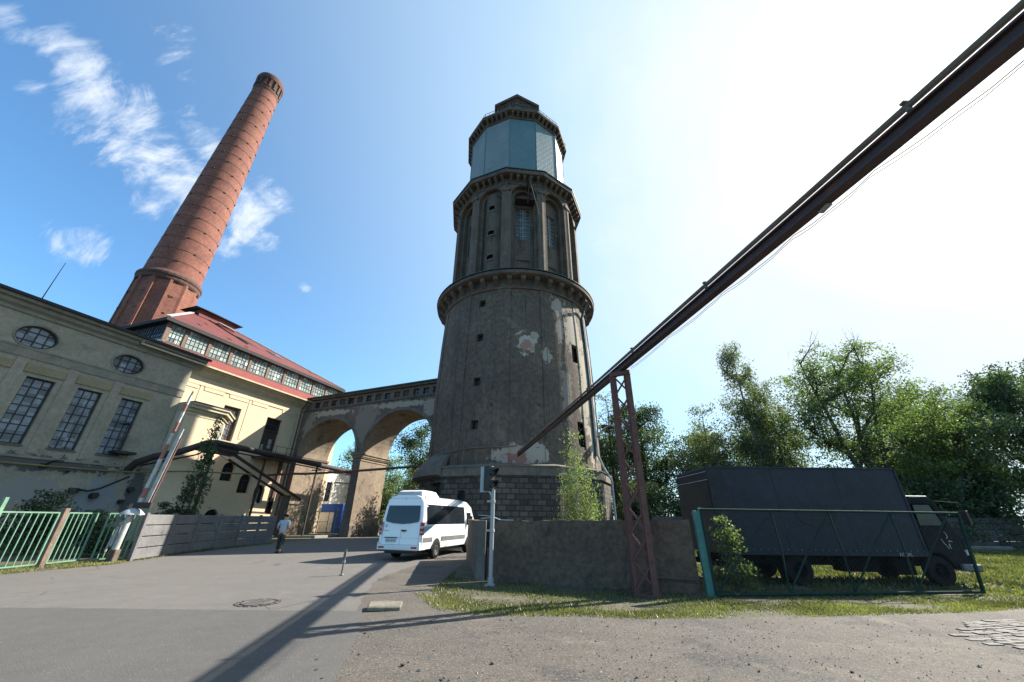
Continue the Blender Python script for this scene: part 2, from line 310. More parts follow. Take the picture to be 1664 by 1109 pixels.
M_['iron'] = mat('iron_dark', (.035,.028,.026), (.055,.035,.028), 3, .7, .1, metal=.2)
M_['rust'] = mat('rusty_steel', (.185,.078,.060), (.125,.060,.048), 1.1, .8, .25, 20, layers=[((.27,.12,.085), 2, .6, .7), ((.07,.045,.04), 1.5, .6, .75)], stretch=(1,1,.5))
M_['beam'] = mat('beam_paint', (.075,.045,.045), (.050,.036,.040), .8, .7, .2, 15, layers=[((.16,.065,.04), 1.1, .60, .72)])
M_['pipe'] = mat('pipe_weathered', (.19,.17,.13), (.14,.11,.085), 1, .65, .1, layers=[((.20,.09,.05), 2, .62, .7)], metal=.1)
M_['yellowpipe'] = mat('yellow_pipe', (.25,.22,.07), (.17,.15,.055), 2, .6)
M_['duct'] = mat('tarred_pipe', (.030,.024,.022), (.05,.035,.03), 1.5, .75, .3, 12, layers=[((.12,.06,.04), 2, .64, .72)])
M_['roof_red'] = mat('roof_red', (.185,.036,.030), (.14,.030,.026), .7, .75, .2, 12, fine=.2, layers=[((.10,.034,.03), .9, .56, .70), ((.24,.09,.075), 1.6, .64, .75)], wave=('Z', 1.6, .9, 0))
M_['tile_red'] = mat('tile_red', (.40,.075,.058), (.31,.062,.048), 1.5, .7, .5, 12, fine=.25, wave=('Y', .85, .40, 0))
M_['lead'] = mat('white_flashing', (.72,.70,.68), (.55,.53,.52), 2, .5)
M_['felt'] = mat('roof_felt', (.035,.034,.036), (.025,.025,.027), 2, .85)
M_['brown_wood'] = mat('brown_frame', (.22,.135,.09), (.16,.095,.065), 3, .75)
M_['dark_wood'] = mat('dark_brown_wood', (.045,.030,.024), (.06,.04,.03), 2, .7, .2)
M_['frame_dark'] = mat('window_bars', (.045,.040,.036), (.03,.028,.026), 3, .7)
M_['frame_pale'] = mat('pale_bars', (.40,.40,.37), (.3,.3,.28), 3, .7)
def glassmat(name, c1, c2, w, h, rough=.12, ax='yz', lo=.6, hi=1.5, spec=.5):
    return mat(name, c1, c2, 2.5, rough, .12, 3, brick=dict(w=w, h=h, mortar=.0, offset=0, axes=ax, var=(lo,hi), mc=1), rr=.06, spec=spec)
M_['glass_blue'] = glassmat('glass_dusty', (.19,.215,.245), (.125,.15,.185), .443, .564, .2, lo=.4, hi=1.8)
M_['glass_cler'] = glassmat('glass_greenish', (.38,.46,.44), (.26,.33,.32), .45, .42, .2, lo=.5, hi=1.6)
M_['glass_dark'] = mat('glass_dark', (.020,.022,.026), (.035,.04,.048), 1.2, .1, 0)
M_['glass_tower'] = glassmat('glass_tower', (.09,.12,.14), (.05,.07,.085), .4, .5, .2, 'xz')
M_['teal'] = mat('teal_slate', (.125,.235,.26), (.105,.20,.225), .5, .55, .35, 10, brick=dict(w=.6, h=.42, mortar=.008, mc=.88, var=(.94,1.04)), layers=[((.13,.22,.215), .7, .58, .75, (1,1,.5)), ((.08,.14,.15), 1.2, .62, .74, (1,1,.3))])
M_['teal_grey'] = mat('teal_slate_faded', (.27,.305,.30), (.205,.265,.275), .5, .55, .35, 10, brick=dict(w=.6, h=.42, mortar=.008, mc=.9, var=(.95,1.04)), layers=[((.19,.19,.165), .6, .56, .72)])
M_['concrete'] = mat('concrete_wall', (.165,.114,.078), (.112,.078,.056), .8, .93, .6, 12, fine=.3, layers=[((.165,.138,.108), .9, .58, .72, (1,1,.25)), ((.035,.03,.026), 1.4, .55, .72, (1,1,.16)), ((.24,.205,.165), 2.8, .64, .72, (1,1,.18)), ((.055,.06,.035), 1.2, .62, .72)])
M_['concrete_lt'] = mat('concrete_pillar', (.22,.20,.17), (.14,.13,.11), 1.2, .93, .5, 12, layers=[((.09,.08,.07), 1.6, .6, .72, (1,1,.3))])
M_['fence_conc'] = mat('fence_concrete', (.215,.212,.212), (.155,.153,.155), .9, .92, .3, 14, layers=[((.07,.07,.07), 1.1, .6, .75), ((.24,.24,.24), 2, .64, .75)])
M_['fence_dark'] = mat('fence_concrete_dark', (.12,.10,.09), (.085,.075,.07), .9, .92, .3, 14)
M_['green_rail'] = mat('green_rail', (.18,.36,.23), (.14,.28,.18), 3, .6, layers=[((.18,.12,.07), 4, .66, .74)])
M_['green_gate'] = mat('green_gate', (.030,.062,.048), (.022,.045,.036), 2.5, .85, spec=.1, layers=[((.13,.10,.07), 3, .62, .7)])
M_['turquoise'] = mat('turquoise_paint', (.050,.21,.18), (.04,.15,.135), 1.5, .5, .1, layers=[((.12,.10,.08), 2.5, .68, .76)])
M_['mesh_green'] = mat('green_wire', (.10,.14,.11), (.07,.10,.085), 3, .6)
M_['wire'] = mat('grey_wire', (.07,.075,.075), (.05,.055,.055), 3, .5, metal=.5)
M_['white'] = mat('white_paint', (1.0,1.0,1.0), (.95,.95,.96), 1.2, .35, 0, fine=.01)
M_['white_dirty'] = mat('white_weathered', (.58,.57,.56), (.42,.41,.40), 4, .6, .05, layers=[((.24,.20,.17), 6, .60, .72)])
M_['redband'] = mat('red_paint', (.40,.15,.115), (.32,.12,.095), 4, .6, layers=[((.55,.5,.46), 9, .68, .75)])
M_['galv'] = mat('galvanised', (.50,.52,.53), (.42,.44,.46), 2.5, .5, .05, metal=.35)
M_['black'] = mat('black_plastic', (.016,.018,.018), (.022,.024,.024), 3, .5)
M_['vanpaint'] = mat('van_paint', (.98,.985,1.0), (.95,.96,.97), .7, .22, 0, fine=0, coat=.6, rr=.03)
M_['vangrey'] = mat('van_trim', (.17,.175,.18), (.14,.145,.15), 2, .6)
M_['vanglass'] = mat('van_glass', (.014,.018,.024), (.02,.026,.034), .8, .06, 0, rr=.02)
M_['bluestripe'] = mat('pale_blue_stripe', (.32,.53,.66), (.28,.48,.62), 2, .3)
M_['tail'] = mat('tail_red', (.45,.02,.03), (.35,.015,.02), 3, .2)
M_['tailclear'] = mat('tail_clear', (.60,.52,.52), (.5,.4,.4), 3, .2)
M_['rubber'] = mat('rubber', (.016,.016,.016), (.022,.021,.02), 4, .9, spec=.2)
M_['rim'] = mat('steel_rim', (.42,.43,.44), (.32,.33,.34), 4, .4, metal=.5)
M_['plate'] = mat('number_plate', (.72,.73,.70), (.66,.66,.62), 5, .5, fine=.02)
M_['ink'] = mat('dark_ink', (.05,.05,.055), (.04,.04,.045), 5, .6)
M_['truckbox'] = mat('truck_tarpaulin', (.027,.032,.044), (.022,.026,.036), .7, .8, .25, 3, layers=[((.032,.034,.042), 1.1, .58, .75, (1,1,.3)), ((.04,.036,.032), 3, .66, .78, (1,1,.2))])
M_['truckback'] = mat('truck_rear_board', (.040,.035,.030), (.028,.025,.023), 1.3, .8, .2, 10)
M_['truckcab'] = mat('truck_cab_paint', (.014,.015,.017), (.010,.011,.013), 1.2, .7, 0, spec=.15, layers=[((.035,.03,.026), 1.8, .62, .75)])
M_['chassis'] = mat('truck_chassis', (.010,.0095,.009), (.014,.012,.010), 2, .9, spec=.1)
M_['cabglass'] = mat('cab_glass', (.02,.035,.035), (.035,.05,.045), 2, .15, 0, spec=.35)
M_['chalk'] = mat('white_marks', (.65,.64,.62), (.55,.54,.52), 6, .8)
M_['bark'] = mat('bark', (.085,.068,.052), (.055,.046,.038), 3, .95, .6, 10, stretch=(1,1,.3))
M_['bark_birch'] = mat('birch_bark', (.45,.43,.40), (.30,.28,.26), 3, .9, .3, 8, layers=[((.05,.045,.04), 4, .58, .64, (1,1,4))])
M_['leaf_a'] = leafmat('leaf_green', (.088,.140,.052), (.165,.215,.09), .52)
M_['leaf_b'] = leafmat('leaf_dark', (.046,.082,.042), (.085,.128,.062), .45)
M_['leaf_c'] = leafmat('leaf_birch', (.145,.20,.085), (.24,.29,.13), .52)
M_['leaf_d'] = leafmat('leaf_blueish', (.088,.12,.062), (.15,.18,.088), .5)
M_['grass'] = leafmat('grass_blade', (.080,.112,.032), (.20,.19,.08), .35)
M_['drygrass'] = leafmat('grass_dry', (.26,.23,.11), (.17,.20,.06), .35)
M_['skin'] = mat('skin', (.50,.30,.22), (.45,.27,.20), 6, .55)
M_['shirt'] = mat('pale_blue_shirt', (.42,.50,.60), (.38,.46,.56), 4, .9)
M_['trousers'] = mat('dark_green_trousers', (.035,.048,.042), (.028,.04,.036), 4, .9)
M_['hair'] = mat('dark_hair', (.025,.018,.014), (.02,.015,.012), 20, .9, spec=.1)
M_['blueplastic'] = mat('blue_panel', (.022,.10,.48), (.018,.08,.40), 2, .6, spec=.2)
M_['whitewall'] = mat('white_render', (1.05,1.02,.97), (.95,.92,.87), .5, .9, .1, layers=[((.40,.38,.35), 1.2, .68, .74)])
M_['slabstone'] = mat('slab_concrete', (.27,.24,.18), (.18,.16,.13), 4, .95, .6, 15)
M_['kerb'] = mat('kerb_stone', (.34,.32,.29), (.26,.25,.22), 2, .95, .4, 15)
M_['cobble'] = mat('cobble_stone', (.26,.24,.21), (.15,.14,.125), 8, .9, .4, 12)
M_['orange'] = mat('faded_orange', (.50,.25,.06), (.42,.20,.05), 3, .6)

M_['brick_hoop'] = mat('rusty_hoop', (.15,.065,.050), (.11,.052,.042), 2, .8)
M_['bars_mid'] = mat('grey_green_bars', (.15,.155,.14), (.11,.11,.10), 3, .7)
M_['cone_metal'] = mat('dull_white_metal', (.50,.52,.54), (.42,.44,.46), 5, .5, .05)
M_['rustpost'] = mat('peeling_rust_post', (.24,.17,.13), (.17,.11,.09), 3, .85, .1, layers=[((.40,.33,.17), 5, .62, .7), ((.10,.06,.05), 4, .6, .7)])
# ================================================================== GROUND
def poly_sheet(name, pts, z, m, kind='structure', jag=0.0, step=.5, seed=1):
    rnd = random.Random(seed); P = []
    for i in range(len(pts)):
        a = Vector(pts[i]); b = Vector(pts[(i+1) % len(pts)]); l = (b-a).length
        n = max(1, min(160, int(l/step))) if (jag and l < 90) else 1
        for k in range(n):
            q = a.lerp(b, k/n)
            if jag and k: q += Vector((rnd.gauss(0, jag), rnd.gauss(0, jag)))
            P.append((q.x, q.y))
    tri = tessellate_polygon([[Vector((x, y, 0)) for x, y in P]])
    me = bpy.data.meshes.new(name); me.from_pydata([(x, y, z) for x, y in P], [], [tuple(t) for t in tri])
    bm = bmesh.new(); bm.from_mesh(me); bmesh.ops.recalc_face_normals(bm, faces=bm.faces[:])
    for f in bm.faces:
        if f.normal.z < 0: f.normal_flip()
    bm.to_mesh(me); bm.free(); me.materials.append(m)
    o = bpy.data.objects.new(name, me); COL.objects.link(o)
    return tag(o, kind=kind)
S = 2500
poly_sheet('ground', [(-S,-60),(S,-60),(S,S),(-S,S)], 0.0, M_['dirt'])
poly_sheet('gravel_yard', [(-14,-12),(60,-12),(60,21),(40,16.5),(14,10.6),(9.8,9.5),(5.6,8.85),(2.4,8.55),(.85,8.7),(-.9,8.7),(-2.0,11.0),(-1.9,13.5),(-1.9,19),(-1.6,30),(-3,40),(-14,40)], 0.004, M_['gravel'], jag=.05, step=.3, seed=3)
poly_sheet('road', [(-19,-12),(-1.0,-12),(-1.7,4),(-2.6,7.5),(-3.3,10),(-3.9,13),(-3.7,16),(-2.6,24),(-3.0,34),(-8,48),(-10,70),(-16,70),(-15.2,50),(-15.8,40),(-16.3,30),(-15.3,18.5),(-14.5,16.2),(-15.1,13.1),(-16.3,8)], 0.008, M_['asphalt'], jag=.045, step=.35, seed=4)
poly_sheet('road_patch', [(-19,-11),(-.9,-11),(-1.6,4),(-2.38,7.4),(-2.86,8.85),(-9.75,8.8),(-16.3,7.9)], 0.012, M_['patch'], jag=.012, step=.4, seed=5)
# manhole, slab, kerb, cobbles
mh = empty('manhole_cover', (-5.28, 9.52, .012), 0, 'round iron manhole cover ringed with stones in the asphalt', 'manhole cover')
b = MB(); b.lathe([(.30,.0),(.30,.012),(0.001,.012)], 28)
for k in range(5): b.box(-.2,.2,-.2+.1*k-.012,-.2+.1*k+.012,.012,.018)
b.build('lid', M_['asphalt'], mh)
b = MB(); b.lathe([(.30,0),(.30,.010),(.325,.010),(.325,0)], 28); b.build('frame', M_['iron'], mh)
b = MB()
for k in range(16):
    t = 2*pi*k/16; M = Matrix.Rotation(t,4,'Z'); b.box(.36,.43,-.055,.055,0,.008+.005*random.random(),0,M)
b.build('stone_ring', M_['gravel'], mh)
b = MB(); b.prism([(-.33,-.22),(.30,-.26),(.36,.20),(.05,.27),(-.30,.2)], 0.0, .085); o = b.build('stone_slab', M_['slabstone'], bevel=.02); o.location = (-2.5,9.1,.008); o.rotation_euler = (0.05,0.03,.3)
tag(o, 'broken pale concrete slab lying at the road edge', 'slab')
kb = [(-17.0,36.6),(-16.4,38.6),(-15.9,40.8),(-15.2,43.0),(-14.2,45.6),(-12.8,48.5)]
for i in range(len(kb)-1):
    b = MB(); d = Vector(kb[i+1])-Vector(kb[i]); e = Vector(kb[i])+d*.97
    b.bar((*kb[i],.09),(e.x,e.y,.09),.35,.22); o = b.build('kerb_stone', M_['kerb'], bevel=.02); tag(o, 'pale worn kerb stone along the far road bend', 'kerb', 'kerb stones at the far road bend')
b = MB(); rr = random.Random(5)
for i in range(9):
    for j in range(16):
        x = 7.35+i*.26+.13*(j%2)+rr.uniform(-.02,.02); y = 6.35+j*.12+ (x-7.3)*.25
        if (x-7.3)*.5 + abs(y-7.25-(x-7.3)*.25)*1.2 < .35+ (x-7.3)*1.1 and rr.random() > .12: b.box(x-.118,x+.118,y-.052,y+.052,0,.010+rr.uniform(-.006,.008))
o = b.build('cobble_patch', M_['cobble'], bevel=.003); tag(o, 'patch of pale worn cobbles showing through the gravel', 'cobbles'); o.location.z = .004
# loose stones
stg = random.Random(9)
def stone(x, y, s, seed):
    r = random.Random(seed); b = MB(); bm = bmesh.new(); bmesh.ops.create_icosphere(bm, subdivisions=1, radius=1)
    b.add([(v.co.x*s*r.uniform(.7,1.2), v.co.y*s*r.uniform(.7,1.1), v.co.z*s*.6*r.uniform(.7,1.1)) for v in bm.verts], [[v.index for v in f.verts] for f in bm.faces]); bm.free(); return b
SM = [stone(0,0,1,k).build('loose_stone', M_['gravel' if k < 2 else 'slabstone']) for k in range(3)]
for k, o in enumerate(SM): o.location = ((-1.3,5.9,.02),(-.75,5.4,.03),(-.2,6.0,.02))[k]; o.scale = (.035,)*3; tag(o, 'small loose stone lying on the gravel yard', 'stone', 'loose stones on the yard')
for k in range(26):
    o = SM[k%3].copy(); COL.objects.link(o); o.location = (stg.uniform(-2.5,7), stg.uniform(3.8,8.3), .015); s = stg.uniform(.012,.03); o.scale = (s,s,s); o.rotation_euler.z = stg.uniform(0,6)

gr_ = np.random.default_rng(5); k = 5200
u = gr_.random(k)**1.6; gy = 3.4+u*5.2; gx = gr_.uniform(-2.2,1,k)*(gy*.33)+gr_.uniform(0,1,k)*gy*1.35
ok_ = (gx > -1.6-(gy-4)*.32+gr_.normal(0,.2,k)) & (gy < 8.6) & (gx < 11); gx, gy = gx[ok_], gy[ok_]; k = len(gx); sz = gr_.gamma(2.2,.0034,k)+.003
cv = gr_.normal(size=(k,4,3)); cv /= np.linalg.norm(cv, axis=2)[:,:,None]; cv *= sz[:,None,None]; cv[:,:,2] = np.abs(cv[:,:,2])*.7; cv[:,3,:2] *= .3; cv[:,3,2] = sz*.8; cv[:,:3,2] = 0
cv += np.stack([gx,gy,np.full(k,.006)],1)[:,None,:]; b = MB(); b.v = [tuple(p) for p in cv.reshape(-1,3)]; b.f = [t for i in range(k) for t in ((4*i,4*i+1,4*i+3),(4*i+1,4*i+2,4*i+3),(4*i+2,4*i,4*i+3))]; b.m = [0]*len(b.f)
tag(b.build('gravel_stones', M_['kerb'], recalc=False), 'scattered small pale gravel stones lying over the yard surface', 'gravel', kind='stuff')

# ================================================================== WATER TOWER
TX, TY = 0.34, 36.25
AV = radians(-8.5)                                     # azimuth of one 12-gon vertex (0 = towards the camera, + to the right)
tw = empty('water_tower', (TX, TY, 0), 0, 'tall round brick and plaster water tower with teal slate drum at the top', 'water tower')
def facetM(a, ap):      # frame of a facet whose outward normal has azimuth a: (u,v,w) -> world of tower; local x=u, z=v, -y=w
    return Matrix.Rotation(a, 4, 'Z') @ Matrix.Translation((0, -ap, 0))
def ring12(R): return [(R*sin(AV+k*pi/6), -R*cos(AV+k*pi/6)) for k in range(12)]
def facet_obj(b, name, m, a, ap, parent, **k):
    o = b.build(name, m, parent, **k); o.matrix_local = facetM(a, ap); return o
C15, S15 = cos(pi/12), sin(pi/12)
VIS = range(-4, 5)
# stone plinth: twelve facets of masonry
for k in range(12):
    a = AV + (k+.5)*pi/6; R = 8.5; ap = R*C15; hw = R*S15
    holes = []
    if k == 11: holes = [rectp(-.95,-.35,2.2,3.5)]
    if k == 10: holes = [rectp(.2,1.7,2.6,4.1)]
    b = MB(); b.plate(rectp(-hw,hw,-.2,4.45), holes, -.5, 0, MX); facet_obj(b, 'plinth_face', M_['stone_dark'], a, ap, tw)
    for h in holes:
        b = MB(); b.box(h[0][0], h[1][0], .44, .46, h[0][1], h[2][1]); facet_obj(b, 'plinth_window', M_['felt'], a, ap, tw)
b = MB(); b.lathe([(8.60,4.45),(8.64,4.47),(8.64,5.02),(8.72,5.06),(8.72,5.14),(8.5,5.22),(7.7,5.40)], 12, a0=AV); b.lathe([(7.7,4.45),(8.60,4.45)], 12, a0=AV)
for k in range(8):       # sloped skirt over the buttress on the bridge side
    a0_, a1_ = radians(-88+6*k), radians(-82+6*k); b.add([(r*sin(a), -r*cos(a), z) for a in (a0_,a1_) for r, z in ((7.72,6.5),(8.95,5.1),(9.0,4.6),(8.5,4.46))], [(0,4,5,1),(1,5,6,2),(2,6,7,3)] + ([(0,1,2,3)] if k == 0 else []) + ([(4,7,6,5)] if k == 7 else []))
b.build('plinth_ledge', M_['ledge'], tw)
# round body with openings
def body_r(z):
    ks = [(5.0,7.82),(9,7.76),(13,7.72),(17,7.60),(20.6,7.42)]
    for (z0,r0),(z1,r1) in zip(ks, ks[1:]):
        if z <= z1: return r0+(r1-r0)*max(0,(z-z0)/(z1-z0))
    return ks[-1][1]
def azof(px):    # tower azimuth of a silhouette fraction
    return math.asin(max(-1,min(1,px)))
bwin = []        # az0, az1, z0, z1
for z in (19.35, 15.85, 11.8, 8.25): bwin.append((radians(-24.3)-.042, radians(-24.3)+.042, z-.36, z+.36))
bwin += [(radians(40.5), radians(50.5), 14.15, 15.9), (radians(40.5), radians(51.5), 6.9, 8.9), (radians(72), radians(80), 13.6, 15.2)]
aedges = sorted(set([round(2*pi*k/96-pi,5) for k in range(96)] + [round(v,5) for h in bwin for v in h[:2]]))
zedges = sorted(set([5.1]+[5.9+.75*k for k in range(20)] + [20.6] + [v for h in bwin for v in h[2:]]))
b = MB(); idx = {}
def P_(a, z, dr=0): r = body_r(z)+dr; return (r*sin(a), -r*cos(a), z)
na, nz_ = len(aedges), len(zedges)
b.v = [P_(a, z) for z in zedges for a in aedges]
for j in range(nz_-1):
    for i in range(na):
        i2 = (i+1) % na; ac = (aedges[i]+aedges[i2])/2 if i2 else 10; zc = (zedges[j]+zedges[j+1])/2
        if any(h[0] < ac < h[1] and h[2] < zc < h[3] for h in bwin): continue
        b.f.append((j*na+i, j*na+i2, (j+1)*na+i2, (j+1)*na+i)); b.m.append(0)
for h in bwin:
    q = [(h[0],h[2]),(h[1],h[2]),(h[1],h[3]),(h[0],h[3])]
    for i in range(4):
        p, r = q[i], q[(i+1)%4]; b.add([P_(*p), P_(*r), P_(*r,-.45), P_(*p,-.45)], [(0,1,2,3)])
b.build('body_wall', M_['render_dark'], tw, smooth=True, recalc=False)
for h in bwin:
    b = MB(); b.add([P_(h[0],h[2],-.4),P_(h[1],h[2],-.4),P_(h[1],h[3],-.4),P_(h[0],h[3],-.4)], [(0,1,2,3)]); p = b.build('window', M_['glass_dark'], tw)
    b = MB(); am = (h[0]+h[1])/2; zm = (h[2]+h[3])/2
    b.bar(P_(am,h[2],-.37),P_(am,h[3],-.37),.05); b.bar(P_(h[0],zm,-.37),P_(h[1],zm,-.37),.05); b.build('glazing_bar', M_['frame_dark'], p)
# lisenes on the vertices
for k in range(12):
    a = AV + k*pi/6; w = .082; b = MB(); zs = [5.2+.9625*i for i in range(17)]
    for z in zs:
        for aa, dr in ((a-w,-.05),(a-w,.07),(a-w*.33,.075),(a+w*.33,.075),(a+w,.07),(a+w,-.05)): b.v.append(P_(aa, z, dr))
    for i in range(len(zs)-1):
        for q in range(5): b.f.append((i*6+q, i*6+q+1, i*6+q+7, i*6+q+6)); b.m.append(0)
    b.build('lisene', M_['render_dark'], tw)
# bare plaster scars on the wall
def scar(az, z, ra, rz, seed, m='render_patch', dr=.012):
    r = random.Random(seed); b = MB(); n = 40; R = [1+.0*i for i in range(n)]; ph = [r.uniform(0,6.28) for _ in range(6)]
    pts = []
    for i in range(n):
        t = 2*pi*i/n; k = 1+sum(.16/(q+1)**.6*sin((q+1)*t+ph[q]) for q in range(6)); k *= r.uniform(.88,1.1); pts.append((az+ra*k*cos(t), z+rz*k*sin(t)))
    vs = [P_(az, z, dr)] + [P_(a_+(az-a_)*.5, z_+(z-z_)*.5, dr+.01) for a_, z_ in pts] + [P_(a_, z_, dr) for a_, z_ in pts]
    fs = [(0,1+i,1+(i+1)%n) for i in range(n)] + [(1+i,1+n+i,1+n+(i+1)%n,1+(i+1)%n) for i in range(n)]
    b.add(vs, fs); return b.build('plaster_scar', M_[m], tw, recalc=False)
b = MB()
for az in (radians(-14), radians(13.5)): b.bar(P_(az,9.75,-.3),P_(az,9.75,.04),.16)
b.build('wall_anchor', M_['iron'], tw)
# first collar: round lip on corbels
b = MB(); b.lathe([(7.40,20.55),(7.58,20.62),(7.58,20.8),(7.62,20.85),(7.62,21.55),(8.30,21.62),(8.46,21.72),(8.50,21.98),(8.38,22.12)], 96); b.build('collar', M_['cornice'], tw, smooth=True)
b = MB(); b.lathe([(8.55,22.10),(8.56,22.17),(8.3,22.2),(7.2,22.75)], 96); b.build('collar_flashing', M_['copper'], tw, smooth=True)
def corbels(n, r0, r1, z0, z1, w, m, a0=0, poly=False):
    far = MB()
    for k in range(n):
        a = a0+2*pi*(k+.5)/n; vis = cos(a) > .20; b = MB() if vis else far
        if poly:
            d = (a-AV) % (pi/6) - pi/12; f = C15/cos(d); M = Matrix.Rotation(a-d, 4, 'Z') @ Matrix.Translation((r0*f*sin(d), 0, 0)); ra, rb = r0*C15, r1*C15
        else: M = Matrix.Rotation(a, 4, 'Z'); ra, rb = r0, r1
        x = w/2; zm = z0+(z1-z0)*.45
        b.add([(-x,-ra,z0),(x,-ra,z0),(x,-rb,zm+.12),(-x,-rb,zm+.12),(-x,-rb,z1),(x,-rb,z1),(-x,-ra,z1),(x,-ra,z1)],
              [(0,1,2,3),(3,2,5,4),(0,3,4,6),(1,7,5,2),(0,6,7,1),(4,5,7,6)], 0, M)
        if vis: b.build('corbel', M_[m], tw)
    tag(far.build('corbels_on_the_far_side', M_[m], tw), kind='stuff')
corbels(40, 7.5, 8.22, 20.75, 21.64, .42, 'cornice')
# arcaded stage
R2 = 7.24; ap2 = R2*C15; hw2 = R2*S15
for k in range(12):
    a = AV+(k+.5)*pi/6; n_w = 1.36
    outer = rectp(-hw2, hw2, 22.3, 34.9)
    b = MB(); b.plate(outer, [archp(0, n_w, 22.9, 32.75, 1.35)], -.55, 0, MX); facet_obj(b, 'arcade_face', M_['stone_mid'], a, ap2, tw)
    # stepped inner order
    b = MB(); b.plate(archp(0, n_w+.05, 22.8, 32.75, 1.4), [archp(0, n_w-.30, 23.0, 32.6, 1.1)], -.95, -.5, MX); facet_obj(b, 'niche_step', M_['stone_mid'], a, ap2, tw)
    kk = (k+12) % 12
    if kk == 11:     # facet left of the first vertex: rounded stair turret with three small windows
        b = MB(); n = 14; pr = [(-1.15+2.3*i/n, -.95+.62*sin(pi*i/n)) for i in range(n+1)]
        zz = [22.8,24.85,25.45,27.95,28.55,31.3,31.95,33.6]
        for z in zz:
            for u, w in pr: b.v.append((u, -w, z))
        for j in range(len(zz)-1):
            for i in range(n):
                if j in (1,3,5) and 5 <= i <= 8: continue
                b.f.append((j*(n+1)+i, j*(n+1)+i+1, (j+1)*(n+1)+i+1, (j+1)*(n+1)+i)); b.m.append(0)
        facet_obj(b, 'stair_turret', M_['stone_mid'], a, ap2, tw, smooth=True)
        for z0, z1 in ((24.85,25.45),(27.95,28.55),(31.3,31.95)):
            b = MB(); b.box(-.36,.40,.62,.66,z0,z1); facet_obj(b, 'window', M_['glass_dark'], a, ap2, tw)
            b = MB(); b.box(-.40,.42,.26,.42,z0-.14,z0-.002); facet_obj(b, 'window_sill', M_['concrete_lt'], a, ap2, tw)
    else:
        hole = rectp(-.72,.72,27.5,31.7)
        b = MB(); b.plate(rectp(-1.5,1.5,22.8,34.2), [hole, rectp(-.62,.62,23.3,24.9)], -1.25, -.95, MX); facet_obj(b, 'niche_wall', M_['stone_mid'], a, ap2, tw)
        b = MB(); b.plate(rectp(-.8,.8,23.1,25.1), [], -1.15, -1.08, MX); facet_obj(b, 'niche_panel', M_['stone_mid'], a, ap2, tw)
        w_ = MB(); w_.box(-.72,.72,1.16,1.18,27.5,31.7); wo = facet_obj(w_, 'window', M_['glass_tower'], a, ap2, tw)
        b = MB()
        for u in (-.72,-.24,.24,.72): b.box(u-.025,u+.025,1.10,1.155,27.5,31.7)
        for i in range(9): z = 27.5+4.2*i/8; b.box(-.72,.72,1.095,1.15,z-.025,z+.025)
        b.box(-.05,.05,1.06,1.09,27.5,31.7)
        b.build('window_bars', M_['frame_pale' if kk in (0,1,10) else 'frame_dark'], wo)
    # pier at the vertex
for k in range(12):
    a = AV+k*pi/6; b = MB(); b.add([(-.34,-R2+.10,22.5),(0,-R2-.04,22.5),(.34,-R2+.10,22.5),(-.34,-R2+.10,33.4),(0,-R2-.04,33.4),(.34,-R2+.10,33.4)], [(0,1,4,3),(1,2,5,4),(3,4,5),(0,2,1)])
    b.box(-.42,.42,-R2-.08,-R2+.3,22.4,23.0); b.box(-.42,.42,-R2-.08,-R2+.3,33.15,33.5)
    o = b.build('pier', M_['stone_mid'], tw); o.rotation_euler.z = a
b = MB(); b.lathe([(7.12,34.0),(7.24,34.05),(7.24,34.25),(7.18,34.3),(7.18,35.0),(7.95,35.05),(8.02,35.1),(8.05,35.5),(7.95,35.62)], 12, a0=AV); b.build('cornice', M_['cornice'], tw)
b = MB(); b.lathe([(8.10,35.58),(8.12,35.68),(6.2,36.05)], 12, a0=AV); b.build('cornice_flashing', M_['copper'], tw)
corbels(60, 7.15, 7.85, 34.3, 35.06, .28, 'cornice', AV, True)
# hoist arm
b = MB(); hz = 34.5
a = AV+pi/12; M = facetM(a, ap2)
def tp(u, w, z): return M @ Vector((u, -w, z))
b.bar(tp(.35,-1,33.9), tp(.35,1.25,33.9), .16, .22); b.bar(tp(.35,0,31.6), tp(.35,1.2,33.8), .10); b.bar(tp(.12,.0,33.0), tp(.12,.9,33.9), .08); b.bar(tp(.55,0,33.0), tp(.38,.9,33.9), .08)
b.box(-.95,1.15,-.25,.8,31.9,32.0,0,M); b.build('hoist_arm', M_['iron'], tw)
b = MB(); b.tube([tp(.35,1.2,34.0), tp(1.0,.9,31.2), tp(1.5,.35,29.9), tp(1.55,.12,29.7), tp(1.55,.12,22.9)], .035, 5); b.build('lightning_wire', M_['pipe'], tw)
# drum of teal cladding, one slab per side
R3, R3t = 6.22, 6.15
for k in range(12):
    a = AV+(k+.5)*pi/6; ap = R3*C15; hw = R3*S15
    b = MB(); b.plate(rectp(-hw,hw,35.9,47.0), [], -.1, 0, MX)
    facet_obj(b, 'drum_cladding', M_['teal_grey' if k in (9,10,11) else 'teal'], a, ap, tw)
for k in range(12):
    a = AV+k*pi/6; b = MB(); b.bar((0,-R3-.01,36.0),(0,-R3-.01,46.9),.10,.05); o = b.build('drum_corner', M_['teal'], tw); o.rotation_euler.z = a
b = MB(); b.lathe([(6.20,46.3),(6.34,46.35),(6.34,46.5),(6.28,46.55),(6.28,47.1),(6.82,47.16),(6.88,47.2),(6.9,47.6),(6.8,47.7),(3,48.1)], 12, a0=AV); b.build('top_cornice', M_['cornice'], tw)
corbels(60, 6.25, 6.78, 46.5, 47.18, .26, 'cornice', AV, True)
b = MB(); rp = ring12(6.55)
for k in range(12):
    p, q = Vector((*rp[k],0)), Vector((*rp[(k+1)%12],0))
    for z in (48.05,48.6): b.bar(p+Vector((0,0,z)), q+Vector((0,0,z)), .04)
    for i in range(6): c = p.lerp(q, i/6); b.bar(c+Vector((0,0,47.6)), c+Vector((0,0,48.62)), .035 if i else .06)
b.build('roof_railing', M_['iron'], tw)
